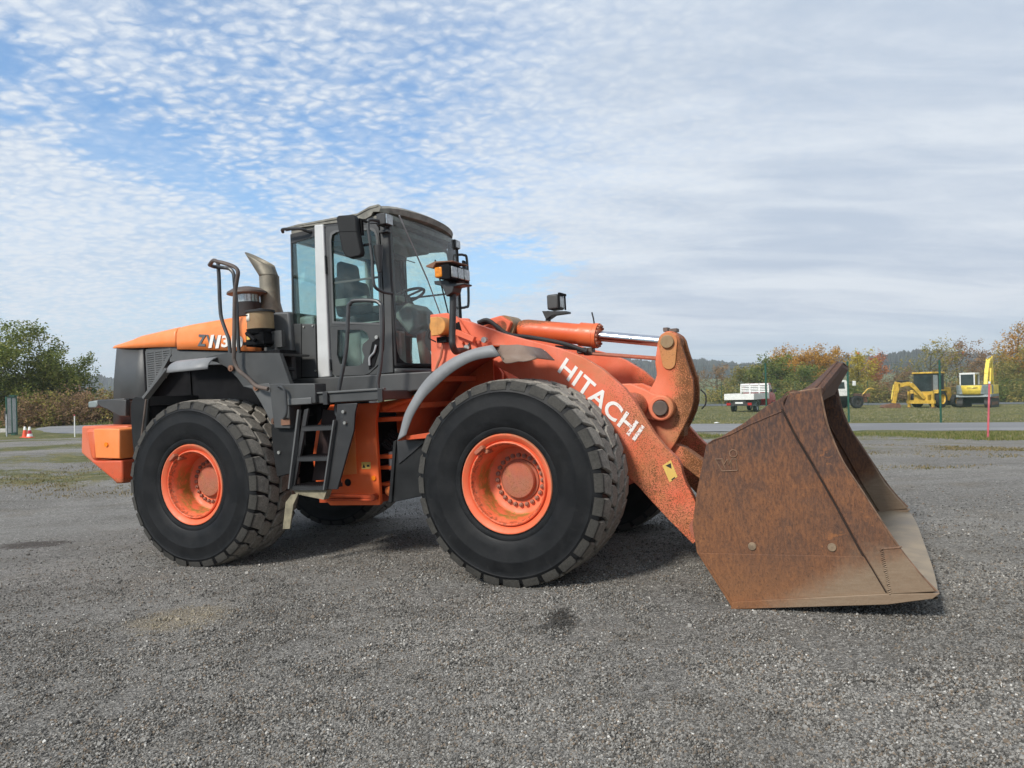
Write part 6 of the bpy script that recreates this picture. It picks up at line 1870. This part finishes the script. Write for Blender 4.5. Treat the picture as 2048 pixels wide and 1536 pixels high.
fpart(MB().prism([(2.45, 1.2), (3.05, 1.2), (3.05, 1.85), (2.75, 1.9), (2.5, 1.6)], -.735, -.715), 'fender_inner_wall', M_under)
for x, z in ((2.86, 1.66), (2.95, 1.68), (2.98, 1.60), (2.86, 1.50)): fpart(MB().cyl((x, 0, z), .016, -.75, -.735, 'y', 8), 'fender_bolt', M_under)

def head_lamp(s):
    pz = [(2.885, 2.44), (2.88, 2.36), (2.865, 2.18), (2.85, 2.02), (2.85, 1.95)]
    p = fpart(MB().tube(curve([(x, s * 1.08, z) for x, z in pz] + [(2.84, s * 1.02, 1.90), (2.80, s * .90, 1.91), (2.79, s * .74, 1.92)], 5), .029, 14), 'lamp_post', M_char)
    fpart(MB().prism([(2.745, 2.505), (2.885, 2.50), (2.905, 2.465), (3.04, 2.455), (3.04, 2.44), (2.94, 2.435), (2.925, 2.39), (2.86, 2.36), (2.82, 2.455), (2.75, 2.475)], s * 1.16, s * 1.02), 'lamp_tray', M_char, .006, parent=p)
    body = [(2.835, 2.615), (2.93, 2.625), (2.955, 2.60), (2.955, 2.50), (2.93, 2.485), (2.84, 2.50)]
    fpart(MB().prism(body, s * 1.23, s * .90), 'lamp_housing', M_oil, .012, parent=p)
    for a in range(3):
        y0 = s * (1.22 - .105 * a); y1 = s * (1.22 - .105 * a - .092)
        fpart(MB().box(2.955, 2.968, y0, y1, 2.505, 2.60), 'headlight_lens', M_lamp, .006, parent=p)
    fpart(MB().box(2.80, 2.875, s * 1.235, s * 1.10, 2.515, 2.605), 'turn_signal', M_amber, .012, parent=p)
    fpart(MB().add([(2.69, s * 1.02, 2.625), (2.81, s * 1.06, 2.655), (2.99, s * 1.10, 2.645), (2.99, s * .92, 2.655), (2.81, s * .90, 2.66), (2.69, s * .92, 2.625)], [(0, 1, 4, 5), (1, 2, 3, 4)]) if False else
          MB().prism([(2.72, 2.618), (2.72, 2.630), (2.81, 2.655), (2.985, 2.640), (2.985, 2.628), (2.82, 2.640), (2.79, 2.60)], s * 1.235, s * .97), 'lamp_cover', M_rusty, .004, parent=p)
head_lamp(-1)
p = fpart(MB().tube(curve([(2.865, 1.08, 2.42), (2.84, 1.06, 2.28), (2.80, 1.0, 2.10), (2.79, .90, 1.95), (2.79, .74, 1.92)], 5), .030, 12).prism([(2.80, 2.425), (3.09, 2.395), (3.09, 2.375), (2.92, 2.37), (2.84, 2.33)], 1.02, 1.16), 'lamp_post', M_char)
fpart(MB().box(2.86, 3.0, 1.02, 1.21, 2.43, 2.60), 'lamp_housing', M_gray, .02, parent=p)
fpart(MB().box(3.0, 3.03, 1.02, 1.21, 2.585, 2.61).box(3.0, 3.02, 1.02, 1.035, 2.43, 2.59).box(3.0, 3.02, 1.195, 1.21, 2.43, 2.59), 'lamp_frame', M_oil, .003, parent=p)
for a in range(3): fpart(MB().box(3.0, 3.01, 1.04 + .053 * a, 1.088 + .053 * a, 2.45, 2.575), 'headlight_lens', M_lamp, .004, parent=p)

# ------------------------------------------------ lift arms, crank, tilt cylinder
arm = D['arm']
for s in (-1, 1):
    y0, y1 = s * .665, s * .585
    ao = fpart(MB().prism(arm, y0, y1), 'lift_arm', M_front, .006)
    fpart(MB().cyl((2.64, 0, 2.15), .075, s * .69, s * .57, 'y', 20), 'arm_pin', M_char, parent=ao)
    fpart(MB().cyl((4.80, 0, .36), .10, s * .70, s * .56, 'y', 24), 'bucket_pin', M_hub, parent=ao)
    if s < 0:
        d0 = Vector((3.635, 1.675)); d1 = Vector((4.285, 1.055)); u = (d1 - d0).normalized(); v = Vector((.62, .78)).normalized()
        letters('HITACHI', M_let, ao, (d0.x, d0.y), (u.x, u.y), (v.x, v.y), (d1 - d0).length, .148, -.6675, 'arm_lettering', .020, 0, True, .002, 1.06)
        so = fpart(MB().prism([(4.505, .855), (4.575, .90), (4.622, .765), (4.555, .72)], -.6685, -.6655), 'warning_sticker', M_yst, parent=ao)
        fpart(MB().prism([(4.53, .855), (4.575, .875), (4.578, .83)], -.6700, -.6687).prism([(4.57, .745), (4.60, .765), (4.603, .755), (4.575, .737)], -.6700, -.6687), 'sticker_print', M_black, parent=ao)
fpart(MB().cyl((4.16, 0, 1.33), .13, -.585, .585, 'y', 28), 'cross_tube', M_front)
for s in (-1, 1):
    fpart(MB().prism(D['bracket'], s * .215, s * .155), 'crank_bracket', M_crank, .01)
    fpart(MB().lathe([(.112, s * .155), (.112, s * .245), (.098, s * .255), (.072, s * .255), (.072, s * .24)], (4.41, 0, 1.31), 'y', 28, True, True), 'pivot_boss', M_crank, .004)
    fpart(MB().cyl((4.41, 0, 1.31), .066, s * .285, s * .2, 'y', 22), 'pivot_pin', M_steelr, .006)
    co = fpart(MB().prism(D['crank'], s * .135, s * .085), 'bell_crank', M_crank, .008)
    pl2 = [(4.478 + .085 * cos(a), 1.885 + .085 * sin(a)) for a in np.linspace(-.15, pi + .15, 12)] + [(4.478 + .058 * cos(a), 1.70 + .058 * sin(a)) for a in np.linspace(pi + .1, 2 * pi - .1, 9)]
    fpart(MB().prism(pl2, s * .15, s * .135), 'pin_plate', M_pinp, .004, parent=co)
    fpart(MB().cyl((4.478, 0, 1.885), .058, s * .175, s * .1, 'y', 22), 'crank_pin', M_tank, .005, parent=co)
fpart(MB().box(4.40, 4.56, -.08, .08, 1.05, 1.35), 'crank_core', M_crank)
fpart(MB().box(4.42, 4.46, -.05, .05, 1.985, 2.02).box(4.47, 4.54, -.05, .05, 1.975, 2.005), 'grease_fittings', M_steelr)
lk = MB().prism([(4.36, .93), (4.42, 1.00), (4.55, .95), (4.98, .62), (4.96, .50), (4.88, .50)], -.075, .075)
fpart(lk, 'tilt_link', M_crank, .008)
for s in (-1, 1): pass
a0, a1 = Vector((2.87, 0, 2.165)), Vector((4.478, 0, 1.885))
ax = (a1 - a0).normalized()
def along(d): return a0 + ax * d
cyl = MB()
cyl.tube([along(.12), along(.16), along(.20), along(.205), along(.77)], [.075, .092, .098, .098, .098], 32)
tc_ = fpart(cyl, 'tilt_cylinder', M_cyl)
cyl2 = MB().tube([along(.755), along(.76), along(.90), along(.905)], [.098, .112, .112, .10], 32)
fpart(cyl2, 'cylinder_head', M_cyl, parent=tc_)
fpart(MB().tube([along(.905), along(.94)], .118, 32), 'gland_flange', M_cyl, parent=tc_)
gb = MB()
e1 = Vector((0, 1, 0)); e2 = ax.cross(e1).normalized()
for i in range(16):
    t = 2 * pi * i / 16
    c = along(.94) + (e1 * cos(t) + e2 * sin(t)) * .098
    gb.tube([c, c + ax * .02], .0125, 6)
fpart(gb, 'gland_bolts', M_hub, parent=tc_)['kind'] = 'stuff'
fpart(MB().tube([along(.93), along(1.56)], .0485, 28), 'piston_rod', M_chrome, parent=tc_)
fpart(MB().tube([along(1.53), along(1.56), along(1.60)], [.05, .06, .07], 20).cyl((4.478, 0, 1.885), .098, -.08, .08, 'y', 28), 'rod_eye', M_crank, parent=tc_)
fpart(MB().cyl((2.87, 0, 2.165), .115, -.12, .12, 'y', 28).cyl((2.87, 0, 2.165), .062, -.17, .17, 'y', 20), 'cylinder_eye', M_tank, parent=tc_)
fpart(MB().prism([(2.55, 2.20), (2.72, 2.25), (2.87, 2.275), (2.98, 2.2), (2.90, 2.05), (2.6, 1.9)], -.17, .17), 'cylinder_mount', M_front, .01)
fpart(MB().tube(curve([(2.66, -.25, 2.22), (2.76, -.24, 2.235), (2.86, -.22, 2.16), (2.96, -.2, 2.08), (3.2, -.18, 2.03), (3.5, -.16, 1.95), (3.72, -.13, 1.86)], 6), .020, 8).tube(curve([(2.66, -.22, 2.20), (2.78, -.21, 2.21), (2.88, -.2, 2.13), (3.0, -.17, 2.06)], 6), .018, 8), 'tilt_hoses', M_black)
fpart(MB().bar((3.40, -.10, 1.93), (3.72, -.10, 1.875), .03, .03).box(3.62, 3.70, -.13, -.07, 1.85, 1.90).box(3.66, 3.74, -.05, .05, 1.83, 1.90), 'feed_pipe', M_steelr, .003)
fpart(MB().rod((3.60, -.03, 1.86), (4.42, -.03, 1.735), .014, 8).rod((3.60, .02, 1.87), (4.42, .02, 1.75), .010, 8), 'indicator_rod', M_hub)
fpart(MB().tube([(3.762, 0, 2.12), (3.757, 0, 2.17), (3.745, 0, 2.23)], .007, 6), 'cable_tie', M_black)
fpart(MB().tube(curve([(4.70, .05, 1.45), (4.74, .05, 1.40), (4.735, .05, 1.32), (4.70, .05, 1.28)], 6), .007, 6), 'grease_line', M_black)
for s in (-1, 1):
    fpart(MB().tube([(2.75, s * .40, 1.0), (3.45, s * .42, 1.12)], .075, 18).tube([(3.45, s * .42, 1.12), (4.10, s * .44, 1.22)], .045, 18), 'lift_cylinder', M_frame)

# ------------------------------------------------ bucket
full, thick, lower = D['b_full'], D['b_thick'], D['b_lower']
full = full[:7] + [(5.07, 1.105), (5.12, 1.128), (5.28, 1.218), (5.44, 1.333), (5.575, 1.397)] + full[12:]
H = 1.53
bk_prof = [(5.73, 1.405), (5.57, 1.392), (5.44, 1.33), (5.28, 1.215), (5.12, 1.125), (5.055, 1.08), (5.02, .98), (4.975, .80), (4.935, .56), (4.955, .38), (5.03, .22), (5.16, .03), (5.5, .058), (6.07, .125)]
inn = [(5.72, 1.375), (5.58, 1.362), (5.46, 1.305), (5.30, 1.19), (5.14, 1.10), (5.085, 1.06), (5.05, .97), (5.005, .79), (4.965, .56), (4.985, .39), (5.055, .245), (5.18, .066), (5.5, .090), (6.07, .155)]
sh = MB()
n = len(bk_prof)
ys_ = [-1.495, 1.495]
vs = [(x, y, z) for y in ys_ for x, z in bk_prof + inn[::-1]]
m = 2 * n
fs = [(i, (i + 1) % m, m + (i + 1) % m, m + i) for i in range(m)]
fs += [tuple([i, m - 1 - i, m - 2 - i, i + 1]) for i in range(n - 1)] + [tuple([m + i, m + i + 1, 2 * m - 2 - i, 2 * m - 1 - i]) for i in range(n - 1)]
sh.add(vs, fs)
bucket = fpart(sh, 'bucket', M_bucket, .004)
def bpart(mb, name, mat=None, bevel=.004, **k): return fpart(mb, name, mat or M_bucket, bevel, parent=bucket, **k)
for s in (-1, 1):
    bpart(MB().prism(full, s * 1.522, s * 1.496), 'side_plate')
    bpart(MB().prism(thick, s * 1.556, s * 1.480), 'side_cutter', bevel=.007)
    bpart(MB().prism(lower, s * 1.534, s * 1.523), 'lower_wear_plate')
    bpart(MB().prism([(5.15, .048), (5.135, -.002), (6.06, .098), (6.30, .150), (6.34, .185), (6.07, .165)], s * 1.560, s * 1.470), 'skid_bar')
    bpart(MB().prism([(6.055, .435), (6.14, .445), (6.235, .30), (6.315, .195), (6.085, .165)], s * 1.563, s * 1.556), 'corner_plate')
    wd = MB()
    r = random.Random(2)
    for (xa, za), (xb, zb) in (((6.05, .437), (6.145, .447)), ((6.05, .43), (6.082, .17))):
        for i in range(24):
            f = i / 23; q = r.uniform(-.004, .004)
            wd.rod((xa + (xb - xa) * f + q - .012, s * 1.564, za + (zb - za) * f - .004), (xa + (xb - xa) * f + q + .012, s * 1.556, za + (zb - za) * f + .004), .0042, 5)
    bpart(wd, 'weld_bead', bevel=0)['kind'] = 'stuff'
    wd = MB()
    seam = thick[-1:] + thick[:1]
    P = [thick[i] for i in (12, 13, 14, 15, 16, 17, 0)]
    wd.tube([(x - .006, s * 1.525, z) for x, z in P], .011, 6)  # weld line, doubling as the painted shadow beside the raised cutter plate
    bpart(wd, 'shaded_seam_bead', M_seam, bevel=0)
for x, z in D['b_dots']:
    bpart(MB().lathe([(.027, -1.522), (.024, -1.531), (.002, -1.533)], (x, 0, z), 'y', 16), 'welded_plug', M_plug, 0)
bpart(MB().tube(xz([(5.05, 1.093), (5.08, 1.112), (5.20, 1.15), (5.32, 1.21), (5.53, 1.292)], -1.522), .0055, 6), 'shell_weld', M_bucket, 0)
lg = MB()
L_ = [((5.085, .985), (5.125, .905)), ((5.125, .905), (5.225, .91)), ((5.225, .91), (5.222, .985)), ((5.085, .985), (5.135, .985)), ((5.135, .985), (5.142, .95)), ((5.142, .95), (5.165, .985)), ((5.165, .985), (5.172, .945)), ((5.172, .945), (5.19, .985)), ((5.222, .985), (5.19, .985)), ((5.125, .985), (5.15, .915)), ((5.19, .985), (5.185, .92))]
for (xa, za), (xb, zb) in L_: lg.rod((xa, -1.524, za), (xb, -1.524, zb), 0.0042, 5)
lg.tube([(5.205 + .024 * cos(t), -1.524, 1.022 + .024 * sin(t)) for t in np.linspace(0, 2 * pi, 17)], .0042, 5, False)
bpart(lg, 'cast_emblem', M_wear, 0)
lgf = MB().prism([(5.178, .982), (5.219, .982), (5.222, .914), (5.193, .914)], -1.5240, -1.522)
bpart(lgf, 'cast_emblem', M_bucket, 0)
for s in (-1, 1):
    bpart(MB().lathe([(.075, s * 1.548), (.075, s * 1.553), (.066, s * 1.553), (.066, s * 1.549)], (5.60, 0, 1.345), 'y', 24), 'lifting_disc', bevel=0)
    bpart(MB().prism([(5.66, 1.37), (5.76, 1.31), (5.74, 1.20), (5.62, 1.17), (5.54, 1.26)], s * 1.44, s * 1.40), 'lifting_lug')
# spill guard rising to a flat middle
rows_f, rows_b = [], []
Y = np.concatenate([np.linspace(-1.5, -1.10, 4), np.linspace(-1.02, -.72, 9), np.linspace(-.4, .4, 3), np.linspace(.72, 1.02, 9), np.linspace(1.10, 1.5, 4)])
rows = []
for y in Y:
    a = abs(y)
    f = sstep(1.52 - a, -.18, .78) if a > .72 else 1.0
    f = min(1.0, max(0, (1.5 - a) / .62)); f = f if f < .8 else .8 + .2 * sin((min(f, 1) - .8) / .2 * pi / 2)
    lx, lz = 5.752 + .112 * f, 1.42 + .165 * f
    rows.append([(5.70, y, 1.345), (5.735, y, 1.33), (lx + .012, y, lz - .032), (lx + .010, y, lz - .004), (lx - .018, y, lz + .006), (lx - .045, y, lz - .004), (5.60 + .02 * f, y, 1.398)])
bpart(MB().grid(rows), 'spill_guard', bevel=0, angle=30, solid=.006)
for q in (0, 1):
    w = MB().tube([(r_[3 + q][0] + (.004 if q == 0 else -.002), r_[3 + q][1], r_[3 + q][2] + .004) for r_ in rows], .006, 6)
    bpart(w, 'guard_bead', bevel=0)
for s in (-1, 1):      # edges worn bright
    fe = [(5.755, 1.424), (5.765, 1.34), (5.784, 1.21), (5.813, 1.10), (5.862, .962), (5.943, .812), (6.022, .662), (6.143, .442), (6.243, .292), (6.322, .196)]
    bpart(MB().tube(curve(xz(fe, s * 1.548), 3), .007, 6), 'worn_edge', M_wear, 0)
    bpart(MB().tube([(5.575, s * 1.548, 1.402), (5.753, s * 1.548, 1.422)], .006, 6), 'worn_edge', M_wear, 0)
# cutting edge, slightly bowed, and the bolt on wear strips below
rows = []
for y in np.linspace(-1.54, 1.54, 21):
    q = y / 1.54
    bow = .028 * (1 - q ** 4)
    xe = 6.33 + bow
    zf = lambda x: .150 + (x - 6.07) * .115
    rows.append([(6.05, y, .154), (6.17 + bow, y, zf(6.17 + bow) + .010), (xe, y, zf(xe) - .022), (xe - .004, y, zf(xe) - .034), (6.05, y, .116)])
    rows[-1].append(rows[-1][0])
bpart(MB().grid(rows), 'cutting_edge', M_edge, 0, angle=25)
bpart(MB().add([(6.06, -1.47, .1585), (6.06, 1.47, .1585), (5.45, 1.47, .090), (5.45, -1.47, .090)], [(0, 1, 2, 3)]), 'floor_liner', M_edge, 0, solid=.006)
# hinge brackets on the bucket's back
for s in (-1, 1):
    for y in (.46, .55):
        bpart(MB().prism([(5.015, .95), (4.86, .62), (4.70, .42), (4.72, .30), (4.82, .26), (5.09, .12), (5.00, .25), (4.955, .37), (4.945, .56), (4.985, .80)], s * y - .02, s * y + .02), 'hinge_bracket', M_oil)
    bpart(MB().prism([(5.025, 1.0), (4.93, .68), (4.86, .56), (4.90, .48), (4.945, .50), (4.96, .7)], s * .12 - .02, s * .12 + .02), 'link_bracket', M_oil)
bpart(MB().box(4.86, 4.962, -1.0, 1.0, .70, .76), 'back_rib', M_oil)
bpart(MB().box(4.84, 4.945, -.9, .9, .50, .56), 'back_rib', M_oil)
